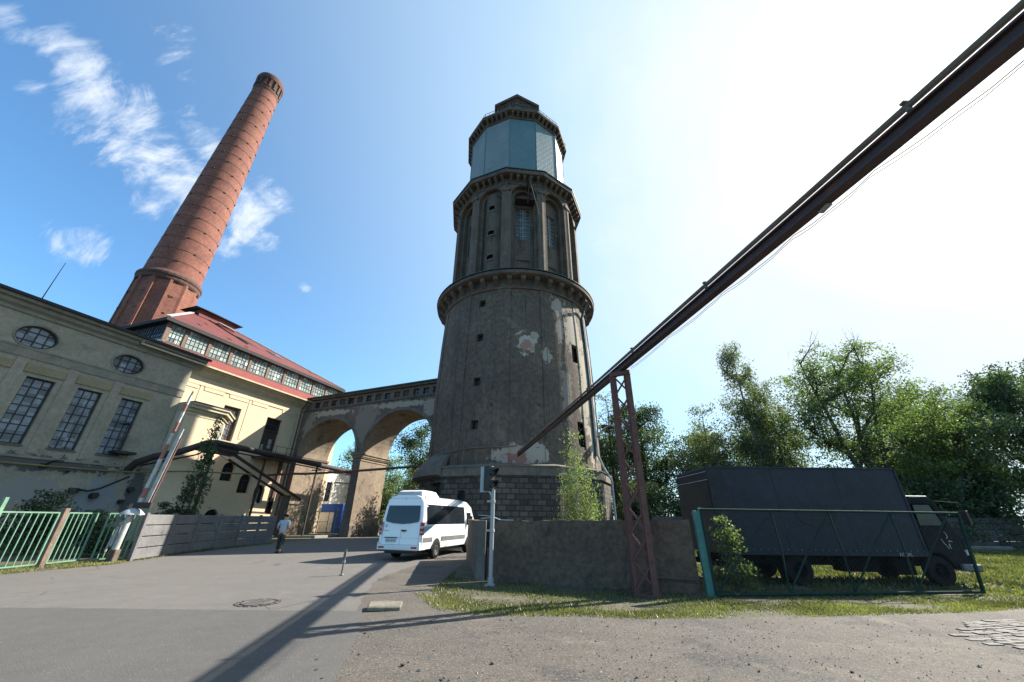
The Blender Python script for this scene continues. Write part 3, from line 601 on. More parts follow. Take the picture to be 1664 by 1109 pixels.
for az, r in ((-78,6.6),(84,6.7)):
    t = radians(az); b = MB(); x, y = r*sin(t), -r*cos(t); b.tube([(x,y,47.6),(x,y,48.7)], .05, 6); b.lathe([(.01,48.7),(.16,48.75),(.16,49.0),(.1,49.15),(.01,49.2)], 10, x, y); b.build('obstruction_lamp', M_['iron'], tw)
# lantern, hexagonal
LA = radians(1)
LP = [(0,-3.75),(3.1,-2.25),(3.3,1.8),(0,3.7),(-3.3,1.8),(-3.1,-2.25)]
b = MB(); b.prism([(x*.84,y*.84) for x,y in LP], 47.9, 54.6); b.build('lantern_wall', M_['concrete_lt'], tw)
b = MB(); b.prism(LP, 54.75, 55.1); b.prism([(x*.92,y*.92) for x,y in LP], 54.5, 54.748); n0 = len(b.v); b.add([(x*1.02,y*1.02,55.102) for x,y in LP]+[(0,0,58.0)], [(i,(i+1)%6,6) for i in range(6)]); b.build('lantern_roof', M_['cornice'], tw)
b = MB()
for i in range(6):
    p, q = Vector((*LP[i],0))*.90, Vector((*LP[(i+1)%6],0))*.90
    for t in range(11): c = p.lerp(q, (t+.5)/11); b.bar(c+Vector((0,0,53.6)), c+Vector((0,0,54.5)), .11)
b.build('lantern_balusters', M_['concrete_lt'], tw)
# pipework on the right flank
def onbody(az, z, dr=.14): r = (body_r(z) if z < 20.6 else 7.6)+dr; return (r*sin(az), -r*cos(az), z)
azp = radians(57)
b = MB(); b.tube([onbody(azp-.02, 20.9,.9), onbody(azp,20.2,.5), onbody(azp,19.4,.16)] + [onbody(azp, z) for z in (16,12,8,6.4)], .13, 8); b.build('downpipe', M_['copper'], tw)
b = MB(); b.tube([onbody(azp+.06, z) for z in (19.6,14,9,6.6)] + [(8.3*sin(azp+.1),-8.3*cos(azp+.1),5.5),(8.8*sin(azp+.12),-8.8*cos(azp+.12),4.6),(8.8*sin(azp+.12),-8.8*cos(azp+.12),.1)], .09, 8)
b.build('downpipe', M_['galv'], tw)
b = MB(); b.tube([onbody(radians(20), z, .1) for z in (20.2,14,8,6.2)], .03, 5); b.tube([onbody(radians(35), z, .05) for z in (20.2,14,8,6.2)], .025, 5); b.build('lightning_wire', M_['pipe'], tw)
# wall lamp on a swan neck
t = radians(68); b = MB(); b.tube([onbody(t,8.2,0), onbody(t,8.9,.6), onbody(t,9.2,1.2), onbody(t,9.15,1.6)], .05, 6); b.build('lamp_bracket', M_['galv'], tw)
b = MB(); p = onbody(t,9.1,1.8); b.lathe([(.02,9.35),(.2,9.3),(.42,9.05),(.40,9.02),(.02,9.06)], 14, p[0], p[1]); b.build('lamp_shade', M_['galv'], tw)
# cable pipe that runs round the foot of the shaft
b = MB(); b.tube([((7.95)*sin(radians(x)), -(7.95)*cos(radians(x)), 5.92+.55*min(1,(x+85)/60)) for x in range(-85, 0, 5)] + [(.45-TX,-8.25,6.5)], .05, 6)
o = b.build('gas_pipe_ring', M_['pipe'], tw)
# ================================================================== BUILDINGS (facade frame)
FO = (-23.1, 41.74, 0); FR = radians(-19.3)
Dd = Vector((sin(radians(19.3)), cos(radians(19.3)), 0)); Nn = Vector((cos(radians(19.3)), -sin(radians(19.3)), 0))
def fw_(n, s, z): return Vector(FO) + Nn*n + Dd*s + Vector((0,0,z))
def window(parent, x, y0, y1, z0, z1, ny, nz, mglass, mframe, bar=.035, fr=.07, name='window', depth=.05):
    b = MB()
    for y in (y0+fr/2, y1-fr/2): b.box(x-depth, x+depth, y-fr/2, y+fr/2, z0, z1)
    for z in (z0+fr/2, z1-fr/2): b.box(x-depth+.003, x+depth-.003, y0, y1, z-fr/2, z+fr/2)
    for i in range(1, ny): y = y0+(y1-y0)*i/ny; b.box(x-.02, x+.02, y-bar/2, y+bar/2, z0, z1)
    for i in range(1, nz): z = z0+(z1-z0)*i/nz; b.box(x-.022, x+.022, y0, y1, z-bar/2, z+bar/2)
    o = b.build(name, mframe, parent)
    b = MB(); b.box(x-.035, x-.028, y0, y1, z0, z1); b.build('pane', mglass, o)
    return o
# ---- grey hall
gh = empty('grey_hall', FO, FR, 'long weathered grey plastered hall with oval windows above tall ones', 'building')
wins = [(-20.85+2.43*k, -19.53+2.43*k) for k in (-6,-5,-4,-3,-2,-1,0,1,2)]
ovs = [-21.33+4.85*k for k in (-2,-1,0,1)]
holes = [rectp(a, c, 5.42, 9.38) for a, c in wins] + [ellp(o, 11.78, .95, .70) for o in ovs]
b = MB(); b.plate(rectp(-40,-12.35,-.2,13.3), holes, -.35, 0, MF); b.build('wall', M_['plaster_grey'], gh)
b = MB(); b.box(-14,-.36,-40,-12.36,0,13.25); b.v = [v for v in b.v]; b.build('inner_walls', M_['plaster_grey'], gh)
for a, c in wins: window(gh, -.22, a, c, 5.42, 9.38, 3, 7, M_['glass_blue'], M_['frame_dark'], .045, .08)
for a, c in wins:
    b = MB(); b.box(-.1,.07,a-.28,c+.28,9.62,10.12); b.build('lintel', M_['lintel'], gh)
    b = MB(); b.box(-.2,.09,a-.05,c+.05,5.34,5.42); b.build('window_sill', M_['concrete_lt'], gh)
for yc in ovs:
    b = MB(); outer = ellp(yc, 11.78, .95, .70); b.plate(outer, [ellp(yc, 11.78, .88, .63)], -.26, -.1, MF)
    for i in range(1,4): y = yc-.95+1.9*i/4; h = .70*sqrt(max(0,1-((y-yc)/.95)**2)); b.box(-.22,-.17,y-.022,y+.022,11.78-h,11.78+h)
    for z in (11.5,12.06): h = .95*sqrt(1-((z-11.78)/.70)**2); b.box(-.218,-.172,yc-h,yc+h,z-.022,z+.022)
    o = b.build('oval_window', M_['frame_dark'], gh)
    b = MB(); b.plate(ellp(yc,11.78,.94,.69), [], -.25, -.23, MF); b.build('pane', M_['glass_blue'], o)
    b = MB(); b.plate(ellp(yc,11.78,1.06,.81), [ellp(yc,11.78,.96,.71)], -.02, .04, MF); b.build('surround', M_['grey_trim'], gh)
b = MB(); b.box(-.05,.06,-40,-12.35,10.42,10.52); b.box(-.05,.05,-40,-12.35,10.52,10.95); b.box(-.05,.08,-40,-12.35,10.95,11.05) ; b.build('string_course', M_['grey_trim'], gh)
b = MB(); b.box(-.05,.06,-40,-12.35,4.72,4.86); b.build('sill_course', M_['grey_trim'], gh)
for a, c in zip([w[1] for w in wins[:-1]], [w[0] for w in wins[1:]]):
    b = MB(); b.box(-.05,.05,a+.3,c-.3,5.0,10.40); b.build('pilaster', M_['plaster_grey'], gh)
# cornice profile
b = MB(); prof = [(-.3,13.0),(.10,13.0),(.12,13.2),(.30,13.35),(.34,13.55),(.55,13.62),(.60,13.85),(-.3,13.85)]
n = len(prof); vs = [(x,-40,z) for x,z in prof]+[(x,-11.75,z) for x,z in prof]
b.add(vs, [tuple(range(n)), tuple(range(n,2*n))[::-1]]+[(i,(i+1)%n,(i+1)%n+n,i+n) for i in range(n)]); b.build('cornice', M_['grey_trim'], gh)
b = MB(); b.box(-14.2,.72,-40.1,-11.65,13.852,14.0); b.box(.60,.76,-40,-11.6,13.80,13.98); b.build('roof', M_['felt'], gh)
b = MB(); b.box(-.2,.10,-40,-12.35,-.2,.9); b.build('base_course', M_['plaster_dirty'], gh)
def blotch(parent, n, yc, zc, ry, rz, seed, m, name='plaster_scar'):
    r = random.Random(seed); ph = [r.uniform(0,6.28) for _ in range(7)]; N = 44; pts = []
    for i in range(N):
        t = 2*pi*i/N; k = 1+sum(.15/(q+1)**.5*sin((q+1)*t+ph[q]) for q in range(7)); pts.append((yc+ry*k*cos(t)*r.uniform(.93,1.05), zc+rz*k*sin(t)))
    b = MB(); b.plate(pts, [], n-.03, n, MF); return b.build(name, m, parent)
# small wall fittings: lamp, elbows
b = MB(); b.box(0,.12,-18.35,-18.0,4.25,4.5); b.tube([(0.1,-18.2,4.4),(.7,-18.1,4.62),(1.0,-18.0,4.62)], .06, 6); b.box(.7,1.25,-18.15,-17.85,4.55,4.68); b.build('wall_lamp', M_['black'], gh)
b = MB(); b.tube([(0,-16.1,3.1),(.5,-16.0,3.1),(.55,-15.8,3.05),(.55,-15.2,3.25),(1.2,-14.2,4.1)], .07, 7); b.lathe([(.02,2.9),(.25,2.9),(.25,3.2),(.02,3.2)], 12, .35, -16.4); b.build('vent_pipe', M_['black'], gh)
b = MB(); b.tube([(0,-15.2,2.8),(.4,-15.2,2.8)], .2, 10); b.tube([(0,-13.3,3.3),(.35,-13.3,3.3)], .18, 10); b.tube([(0,-13.6,2.5),(.35,-13.6,2.5)], .14, 10); b.build('pipe_stub', M_['black'], gh)
b = MB(); b.tube([(-3.0,-21.3,14.0),(-3.0,-21.25,18.4)], [.04,.015], 6); b.tube([(-3.0,-21.3,14.0),(-3.3,-20.9,14.7)], .02, 4); o = b.build('roof_aerial', M_['iron'], gh)
# bracket for wires on the wall near the corner
b = MB(); b.box(0,.8,-15.35,-15.2,7.55,7.62); b.box(0,.9,-15.4,-14.2,5.55,5.72); b.tube([(.7,-15.3,7.6),(.8,-15.3,5.7)], .03, 5); b.build('wire_bracket', M_['iron'], gh)

# ---- yellow hall
yh = empty('yellow_hall', FO, FR, 'cream yellow machine hall with glazed clerestory and red hipped roof', 'building')
XN = -.4
arches = [(-6.33,.57,4.5,5.55),(-4.45,.58,3.6,4.72),(-2.72,.55,2.8,3.9),(-1.08,.50,1.9,3.05),(-6.6,.62,.7,1.55)]
holes = [archp(yc, hw, z0, zs) for yc, hw, z0, zs in arches] + [rectp(-8.55,-6.93,7.85,10.9), rectp(-4.08,-2.27,7.2,10.85)]
b = MB(); b.plate(rectp(-12.3,5.6,-.2,12.9), holes, XN-.4, XN, MF); b.build('wall', M_['plaster_cream'], yh)
b = MB(); b.box(-15.9,XN-.42,-14,5.55,0,12.9); b.build('inner_walls', M_['plaster_cream'], yh)
for yc, hw, z0, zs in arches:
    b = MB(); b.plate(archp(yc, hw, z0, zs), [archp(yc, hw-.07, z0+.07, zs)], XN-.34, XN-.26, MF)
    b.box(XN-.33,XN-.27,yc-.03,yc+.03,z0,zs+hw-.02); b.box(XN-.332,XN-.268,yc-hw,yc+hw,zs-.03,zs+.03); o = b.build('arched_window', M_['dark_wood'], yh)
    b = MB(); b.plate(archp(yc, hw-.02, z0, zs), [], XN-.37, XN-.35, MF); b.build('pane', M_['glass_dark'], o)
window(yh, XN-.3, -8.55, -6.93, 7.85, 10.9, 4, 6, M_['glass_blue'], M_['brown_wood'], .05, .1)
w = window(yh, XN-.3, -4.08, -2.27, 9.6, 10.85, 2, 2, M_['glass_dark'], M_['dark_wood'], .06, .1)
b = MB(); b.box(XN-.36,XN-.28,-4.08,-2.27,7.2,9.6); b.box(XN-.29,XN-.24,-3.2,-3.15,7.2,9.6); b.box(XN-.28,XN-.2,-4.08,-2.27,9.5,9.62); d = b.build('door', M_['dark_wood'], yh)
b = MB(); b.box(XN-.28,XN-.25,-3.05,-2.7,7.9,8.8); b.box(XN-.28,XN-.25,-3.75,-3.5,7.7,8.2); b.build('pane', M_['frame_pale'], d)
# thin lesenes and frieze
for y, z0 in ((-10.95,8.2),(-6.30,8.2),(-.75,2.0)):
    b = MB(); b.box(XN-.02,XN+.035,y-.12,y+.12,z0,12.2); b.build('lesene', M_['cream_trim'] if y > -2 else M_['plaster_cream'], yh)
b = MB(); b.box(XN-.02,XN+.07,-12.3,5.6,11.95,12.15); b.build('frieze', M_['plaster_cream'], yh)
for c in ((-12.3,-11.2),(-10.7,-8.9),(-8.4,-6.5),(-6.1,-4.4),(-2.6,-.9),(.8,3)):
    b = MB(); b.box(XN-.02,XN+.045,c[0],c[1],11.62,11.95); b.build('frieze_block', M_['plaster_cream'], yh)
b = MB(); prof = [(-.8,12.7),(-.30,12.7),(-.25,12.95),(.0,13.1),(.06,13.28),(.28,13.34),(.32,13.5),(-.8,13.5)]; n = len(prof)
b.add([(x,-12.6,z) for x,z in prof]+[(x,5.9,z) for x,z in prof], [tuple(range(n)), tuple(range(n,2*n))[::-1]]+[(i,(i+1)%n,(i+1)%n+n,i+n) for i in range(n)]); b.build('cornice', M_['cream_trim'], yh)
# tile skirt below the clerestory
CN, CY0, CY1, CZ0, CZ1 = -2.0, -14.35, 6.2, 15.0, 16.95
XB = -15.2
b = MB(); b.add([(.45,-16.6,13.52),(.45,.05,13.52),(CN,.05,CZ0),(CN,CY0,CZ0)], [(0,1,2,3)]); b.add([(.45,-16.6,13.52),(CN,CY0,CZ0),(XB,CY0,CZ0),(XB-2,-16.6,13.52)], [(0,1,2,3)])
b.add([(.45,.05,13.52),(.45,6.3,13.52),(CN,6.3,CZ0),(CN,.05,CZ0)], [(0,1,2,3)])
b.box(.38,.50,-16.6,6.3,13.40,13.515); b.build('skirt_roof', M_['tile_red'], yh, recalc=False)
b = MB(); b.box(.49,.56,-16.6,6.3,13.36,13.50); b.build('gutter', M_['cream_trim'], yh)
b = MB(); b.bar((.45,-16.6,13.6),(CN+.02,CY0,CZ0+.08),.34,.08); b.build('hip_flashing', M_['lead'], yh)
# clerestory
nb = 10; bw = (CY1-CY0)/nb
b = MB(); b.box(CN-.12,CN+.02,CY0,CY1,CZ0-.02,CZ0+.16); b.box(CN-.12,CN+.02,CY0,CY1,CZ1-.1,CZ1+.02); b.box(XB,CN,CY0-.02,CY0+.1,CZ0,CZ0+.12); b.box(XB,CN,CY0-.02,CY0+.1,CZ1-.1,CZ1); b.build('clerestory_frame', M_['dark_wood'], yh)
ys = [CY0+.25]+[CY0+.25+1.45]+[CY0+1.7+ (CY1-CY0-1.7)*k/9 for k in range(1,10)]
for k in range(10):
    y0, y1 = ys[k], ys[k+1]-.24
    rr = random.Random(k)
    o = window(yh, CN-.02, y0+.05, y1, CZ0+.16, CZ1-.1, 5 if k else 4, 4, M_['glass_cler'], M_['bars_mid'], .014, .04, 'clerestory_window', .03)
    b = MB()
    for q in range(rr.choice((0,1,2,2))):
        i = rr.randrange(5); j = rr.randrange(4); yy = y0+.05+(y1-y0-.05)*i/5; zz = CZ0+.16+(CZ1-CZ0-.26)*j/4; b.box(CN-.045,CN-.040,yy+.03,yy+(y1-y0)/5-.02,zz+.02,zz+.4)
    if b.v: b.build('new_pane', M_['lead'], o)
    b = MB(); b.box(CN-.1,CN+.05,y1,y1+.24 if k<9 else y1+.2,CZ0+.1,CZ1-.02); b.build('clerestory_post', M_['brown_wood'], yh)
b = MB(); b.box(CN-.1,CN+.06,CY0-.05,CY0+.3,CZ0,CZ1); b.build('clerestory_post', M_['brown_wood'], yh)
for k in range(7):      # left flank glazing
    x1 = CN-.15-k*1.85; x0 = x1-1.7; b = MB()
    for i in range(6): x = x0+(x1-x0)*i/5; b.box(x-.02,x+.02,CY0+.0,CY0+.05,CZ0+.12,CZ1-.1)
    for i in range(5): z = CZ0+.12+(CZ1-CZ0-.22)*i/4; b.box(x0,x1,CY0+.002,CY0+.048,z-.02,z+.02)
    o = b.build('clerestory_window', M_['frame_dark'], yh)
    b = MB(); b.box(x0,x1,CY0+.06,CY0+.07,CZ0+.12,CZ1-.1); b.build('pane', M_['glass_blue'], o)
# hipped roof
EX0, EX1, EY0, EY1, EZ = XB-.4, CN+.42, CY0-.45, CY1+.5, CZ1+.14
RX, RY0, RY1, RZ = -8.6, -9.6, -5.2, 21.5
b = MB(); b.add([(EX1,EY0,EZ),(EX1,EY1,EZ),(RX,RY1,RZ),(RX,RY0,RZ),(EX0,EY0,EZ),(EX0,EY1,EZ)], [(0,1,2,3),(4,0,3),(5,4,3,2),(1,5,2)]); rf = b.build('roof', M_['roof_red'], yh, recalc=False)
b = MB(); b.box(EX0,EX1,EY0,EY1,EZ-.30,EZ-.004); b.box(EX1,EX1+.05,EY0-.05,EY1+.05,EZ-.32,EZ+.0); b.build('eaves', M_['felt'], rf)
b = MB(); b.bar((EX1,EY0,EZ+.05),(RX,RY0,RZ+.05),.34,.07); b.build('hip_flashing', M_['lead'], rf)
b = MB(); b.bar((EX1,EY1,EZ+.04),(RX,RY1,RZ+.04),.22,.07); b.build('hip_flashing', M_['lead'], rf)
b = MB(); e1 = .035
def roofpt(y, t): # point on front slope
    zf = EZ+(RZ-EZ)*t; x = EX1+(RX-EX1)*t; return Vector((x+.03, y, zf+.05))
for (ya, ta, yb, tb, w) in ((-8.6,.93,-6.0,.35,.28),): b.bar(roofpt(ya,ta), roofpt(yb,tb), w, .03)
b.build('repair_strip', M_['pipe'], rf)
def hole(pts, m):
    b = MB(); b.add([roofpt(*p) for p in pts], [tuple(range(len(pts)))]); return b.build('roof_hole', m, rf, recalc=False)
hole([(-6.6,.60),(-5.6,.62),(-5.0,.46),(-4.2,.34),(-5.6,.47)], M_['felt']); hole([(-3.2,.50),(-2.2,.52),(-1.9,.40),(-2.9,.38)], M_['dark_wood']); hole([(-2.7,.46),(-1.5,.48),(-1.6,.36),(-2.5,.37)], M_['glass_blue'])
for (y,t,q) in ((-11.5,.3,.3),(-8.9,.2,.35),(-7.2,.15,.3),(2.2,.3,.4),(-10,.55,.25)): hole([(y,t),(y+q,t+.03),(y+q*1.4,t-.04),(y+q*.4,t-.05)], M_['brick_dark'])
b = MB(); b.box(-9.6,-7.7,-9.6,-5.6,21.0,21.75); b.build('lantern', M_['roof_red'], rf)
b = MB(); b.add([(-7.3,-10.3,21.75),(-7.3,-5.0,21.75),(-8.6,-8.4,22.45),(-8.6,-7.4,22.45),(-10,-10.3,21.75),(-10,-5.0,21.75)], [(0,1,3,2),(2,3,5,4),(0,2,4),(1,5,3),(0,4,5,1)]); b.build('lantern_roof', M_['felt'], rf)
b = MB(); b.bar((-7.5,-7.6,21.1),(-7.0,-5.9,20.7),.4,.06); b.build('lantern_panel', M_['lead'], rf)
# polygonal stair annex
an = [(XN+.02,-12.32),(1.25,-12.32),(1.25,-9.55),(XN+.02,-7.95)]
b = MB(); b.prism(an, -.2, 9.55); b.build('annex_wall', M_['plaster_cream'], yh)
def grow(d): return [(XN+.02,-12.34),(1.25+d,-12.34),(1.25+d,-9.55+d*.42),(XN+.02,-7.95+d*1.4)]
b = MB(); b.prism(grow(.14),9.3,9.55); b.prism(grow(.40),9.552,9.80); b.prism(grow(.52),9.802,9.95); b.build('annex_cornice', M_['cream_trim'], yh)
b = MB(); b.prism(grow(.56),9.952,10.03); b.build('annex_roof', M_['felt'], yh)
ang = atan2(1.6, -1.63); pA = Vector((1.25,-9.55,0)); pB = Vector((XN,-7.95,0)); dv = (pB-pA).normalized(); nv = Vector((dv.y,-dv.x,0))
b = MB(); c = pA+dv*1.45; b.bar((c.x,c.y,7.5),(c.x,c.y,9.0),.9,.06,up=nv); b.build('annex_window', M_['glass_cler'], yh)
b = MB(); c = pA+dv*.5; b.bar((c.x,c.y,6.9),(c.x,c.y,8.7),.22,.05,up=nv); b.build('annex_slit', M_['lintel'], yh)
b = MB(); c = pA+dv*.4; b.bar((c.x,c.y,3.9),(c.x,c.y,6.1),.20,.05,up=nv); b.build('annex_slit', M_['dark_wood'], yh)
b = MB(); b.box(1.26,1.29,-12.3,-9.6,9.0,9.1); b.build('annex_moulding', M_['cream_trim'], yh)
# balcony platform, railing and rain pipes
b = MB(); b.box(XN,1.2,-4.6,-1.0,6.75,6.9); b.build('balcony', M_['iron'], yh)
b = MB()
for y in (-4.6,-3.4,-2.2,-1.0): b.bar((1.15,y,6.9),(1.15,y,7.95),.04)
for z in (7.4,7.95): b.bar((1.15,-4.6,z),(1.15,-1.0,z),.035)
b.build('balcony_railing', M_['iron'], yh)
b = MB(); b.tube([(.35,-.35,13.3),(XN+.12,-.35,12.6),(XN+.12,-.35,.2)], .075, 8); b.build('downpipe', M_['rust'], yh)
b = MB(); b.box(XN,XN+.25,-1.35,-1.1,3.0,7.3); b.build('cable_duct', M_['rust'], yh)

# ---- arcade bridge
br = empty('arcade_bridge', FO, FR, 'old arched gallery bridge joining the yellow hall to the water tower', 'bridge')
MBR = Matrix(((1,0,0,0),(0,0,-1,0),(0,1,0,0),(0,0,0,1)))      # u=x, v=z, w=-y
def zt(u, l=12.35, r=12.85): return l+(r-l)*u/17
def arc2(uc, r, v0, vs, n=28): return archp(uc, r, v0, vs, None, n)
ox = [(-.35,-.3),(-.35,zt(0)),(17.6,zt(17.6)),(17.6,-.3)]
a1 = [(p[0],p[1]) for p in arc2(4.08,3.70,-.31,7.55)]; a2 = [(p[0],p[1]) for p in arc2(12.80,4.12,-.31,7.45)]
outl = [(-.35,-.3),(.38,-.3)] + [(p[0],p[1]) for p in a1[2:][::-1]] + [(7.78,-.3),(8.68,-.3)] + [(p[0],p[1]) for p in a2[2:][::-1]] + [(16.92,-.3),(17.6,-.3),(17.6,zt(17.6)),(-.35,zt(-.35))]
b = MB(); b.plate(outl, [], -4.2, 0, MBR, 0, 0)
# colour soffits and pier flanks with the paler inner plaster
ms = []
for f in b.f:
    p = [Vector(b.v[i]) for i in f]
    if len(f) == 4:
        nrm = (p[1]-p[0]).cross(p[2]-p[0]); c = sum(p, Vector())/4
        ms.append(1 if (abs(nrm.y) < 1e-4*max(nrm.length,1e-6)+1e-6 and c.z < 12 and .3 < c.x < 17) else 0)
    else: ms.append(0)
b.m = ms; b.build('arcade_wall', [M_['arcade'], M_['arcade_in']], br)
for uc, r, vs in ((4.08,3.70,7.55),(12.80,4.12,7.45)):   # archivolts
    n = 36; pts = []; pin = []
    for i in range(n+1): t = pi*i/n; pts.append((uc+(r+.30)*cos(t), vs+(r+.30)*sin(t))); pin.append((uc+(r+.0)*cos(t), vs+(r+.0)*sin(t)))
    b = MB()
    for i in range(n): b.plate([pin[i],pts[i],pts[i+1],pin[i+1]], [], .0, .07, MBR)
    b.build('archivolt', M_['ledge'], br)
# gallery storey
gz0 = lambda u: zt(u)+.12; wn_ = []; n = 14
u_ = [.85+1.165*k for k in range(n)]
hs = [[(u,zt(u)+.32),(u+.72,zt(u+.72)+.32),(u+.72,zt(u+.72)+.98),(u,zt(u)+.98)] for u in u_]
b = MB(); b.plate([(-.35,zt(0)),(17.6,zt(17.6)),(17.6,zt(17.6)+1.35),(-.35,zt(0)+1.2)], hs, -4.0, -.18, MBR); b.build('gallery_wall', M_['arcade'], br)
for k, h in enumerate(hs):
    b = MB(); b.plate(h, [], -.42, -.38, MBR); o = b.build('gallery_window', M_['glass_dark' if k in (0,2,4,6,8,11,12) else 'stone_mid'], br)
    b = MB(); u0, u1 = h[0][0], h[1][0]; b.box((u0+u1)/2-.025,(u0+u1)/2+.025,.34,.37,h[0][1],h[2][1]); b.box(u0,u1,.345,.365,(h[0][1]+h[2][1])/2-.02,(h[0][1]+h[2][1])/2+.02); b.build('glazing_bar', M_['frame_dark'], o)
b = MB(); b.plate([(-.35,zt(0)-.02),(17.6,zt(17.6)-.02),(17.6,zt(17.6)+.12),(-.35,zt(0)+.12)], [], -.2, .10, MBR); b.plate([(-.35,zt(0)+1.2),(17.6,zt(17.6)+1.3),(17.6,zt(17.6)+1.52),(-.35,zt(0)+1.4)], [], -.3, .12, MBR); b.build('string_course', M_['cornice'], br)
b = MB(); b.plate([(-.2,zt(0)+1.402),(17.6,zt(17.6)+1.522),(17.6,zt(17.6)+1.66),(-.2,zt(0)+1.52)], [], -4.4, .28, MBR); b.build('roof', M_['copper'], br)
# pier capital and plinth
b = MB()
for z0, z1, d in ((6.75,6.9,.06),(7.0,7.12,.10),(7.12,7.32,.17),(7.32,7.5,.26)): b.box(7.78-d,8.68+d,-d,4.2+d,z0,z1)
b.build('capital', M_['arcade_in'], br, bevel=.03)
b = MB(); b.box(7.66,8.80,-.12,4.32,-.2,1.0); b.build('pier_foot', M_['arcade'], br, bevel=.05)
b = MB()
for z0, z1, d in ((7.12,7.30,.08),(7.30,7.5,.16)): b.box(-.35,.38+d,-d,4.2+d,z0,z1)
b.build('impost', M_['cornice'], br)

# ---- red chimney, octagonal foot, faint lean
CH0 = Vector((-42.7, 39.25, 0)); 
ch = empty('brick_chimney', tuple(CH0), 0, 'very tall round red brick factory chimney with iron hoops and pleated foot', 'chimney')
LEAN = Vector((.30, .97, 0)).cross(Vector((0,0,1))) * 0.037      # toward the right seen from the yard
def chm(o):
    # shear z into x,y through mesh data (true lean of the stack)
    for v in o.data.vertices:
        v.co.x += LEAN.x*max(0, v.co.z-20); v.co.y += LEAN.y*max(0, v.co.z-20)
    return o
def cr(z): return 2.86-(2.86-1.70)*(z-27.5)/(66-27.5)
b = MB()
for z, R_ in ((0,3.62),(27.3,3.08)):      # pleated twelve-sided foot
    for k in range(12):
        for da, f in ((0,1.0),(.075,.985),(.082,.935),(pi/6-.09,.955)):
            a = radians(16)+k*pi/6+da; b.v.append((R_*f*sin(a), -R_*f*cos(a), z))
for k in range(48): b.f.append((k,(k+1)%48,48+(k+1)%48,48+k)); b.m.append(0)
chm(b.build('pleated_foot', M_['brick_red'], ch))
b = MB(); b.lathe([(3.02,26.7),(3.12,26.9),(3.12,27.2),(3.22,27.35),(3.22,27.6),(3.1,27.75),(2.85,28.1)], 32, a0=radians(-30)); chm(b.build('collar', M_['brick_dark'], ch))
b = MB(); b.lathe([(cr(z), z) for z in [27.8+1.91*k for k in range(21)]], 56); chm(b.build('shaft', M_['brick_red'], ch, smooth=True))
b = MB(); b.lathe([(cr(64),63.8),(1.83,64.1),(1.83,64.5),(1.75,64.6)], 40); b.lathe([(1.76,66.2),(1.95,66.4),(1.98,67.0),(1.85,67.5),(1.4,67.5),(1.4,64)], 40); chm(b.build('crown', M_['brick_dark'], ch))
b = MB()
for k in range(16):
    M = Matrix.Rotation(2*pi*k/16,4,'Z'); b.box(-.16,.16,-1.90,-1.6,64.7,66.3,0,M)
b.lathe([(1.72,64.5),(1.72,66.3)], 40); chm(b.build('crown_ribs', M_['brick_red'], ch))
hr = random.Random(4); hz_ = [29.6+1.72*k+hr.uniform(-.22,.22) for k in range(20)]
b = MB()
for z in hz_: b.lathe([(cr(z)+.02,z-.05),(cr(z)+.03,z-.026),(cr(z)+.03,z+.026),(cr(z)+.02,z+.05)], 48)
chm(b.build('hoops', M_['brick_hoop'], ch))
for j, z in enumerate(hz_):
    for k in range(3):
        M = Matrix.Rotation(radians(47.5-62+55*k+27*(j%2)),4,'Z'); r = cr(z); b = MB(); b.box(-.10,.10,-r-.11,-r,z-.07,z+.07,0,M); chm(b.build('hoop_clamp', M_['brick_hoop'], ch))
b = MB()
for z in (13,15.5,18,20.5,22.6,24.8): r = 3.55-.53*z/27.3; b.lathe([(r+.02,z-.05),(r+.06,z-.05),(r+.06,z+.05),(r+.02,z+.05)], 8, a0=radians(-30))
chm(b.build('foot_bands', M_['iron'], ch))
# ================================================================== PIPE BRIDGE, STAIR ROOF, GAS PIPE
pb = empty('pipe_bridge', FO, FR, 'black tarred pipe on thin steel posts running along the yellow hall', 'pipe bridge')
b = MB(); b.tube([(0,-13.9,4.55),(.5,-13.8,5.1),(1.3,-13.3,5.55),(2.2,-12.2,6.05),(2.8,-11.0,6.85),(3.0,-10.4,6.98),(3.0,-6,6.82),(3.0,4.6,6.42)], .24, 12); b.build('pipe', M_['duct'], pb, smooth=True)
b = MB(); b.tube([(3.0,4.6,6.42),(3.0,6.0,6.38)], .22, 12); b.build('pipe_end', M_['pipe'], pb, smooth=True)
b = MB(); b.tube([(.1,-13.2,5.0),(2.6,-11.4,5.9),(3.25,-10.6,6.5),(3.3,4.8,6.05)], .06, 8); b.build('thin_pipe', M_['duct'], pb, smooth=True)
b = MB(); b.bar((2.6,-11.4,6.55),(2.6,-8.4,6.45),.9,.5); b.build('valve_box', M_['duct'], pb)
for s, z in ((-10.4,6.8),(-5.75,6.6),(.35,6.35)): 
    b = MB(); b.bar((3.0,s,-.2),(3.0,s,z),.14,.14); b.bar((2.4,s,z-.3),(3.6,s,z-.3),.10); b.build('post', M_['iron'], pb)
b = MB(); b.box(2.55,3.5,-6.4,-5.0,6.28,6.4); b.box(2.6,3.3,-4.9,-4.0,6.7,6.95); b.build('pipe_saddle', M_['iron'], pb)
b = MB(); b.bar((3.0,-5.75,4.0),(2.0,-5.0,4.0),.07); b.bar((3,-10.3,.9),(2.9,-10.3,5.8),.10); b.build('brace', M_['iron'], pb)
so = empty('stair_roof', FO, FR, 'rusty sloping roof of an outside stair in front of the arched windows', 'stair roof')
b = MB(); b.bar((3.0,-9.3,6.55),(3.0,-.7,3.12),.14,.20); b.bar((1.6,-9.3,6.55),(1.6,-.7,3.12),.10,.16); b.build('stringer', M_['iron'], so)
b = MB(); b.bar((2.3,-3.6,4.40),(2.3,-.9,3.33),1.35,.04); b.build('roof_sheet', M_['lead'], so)
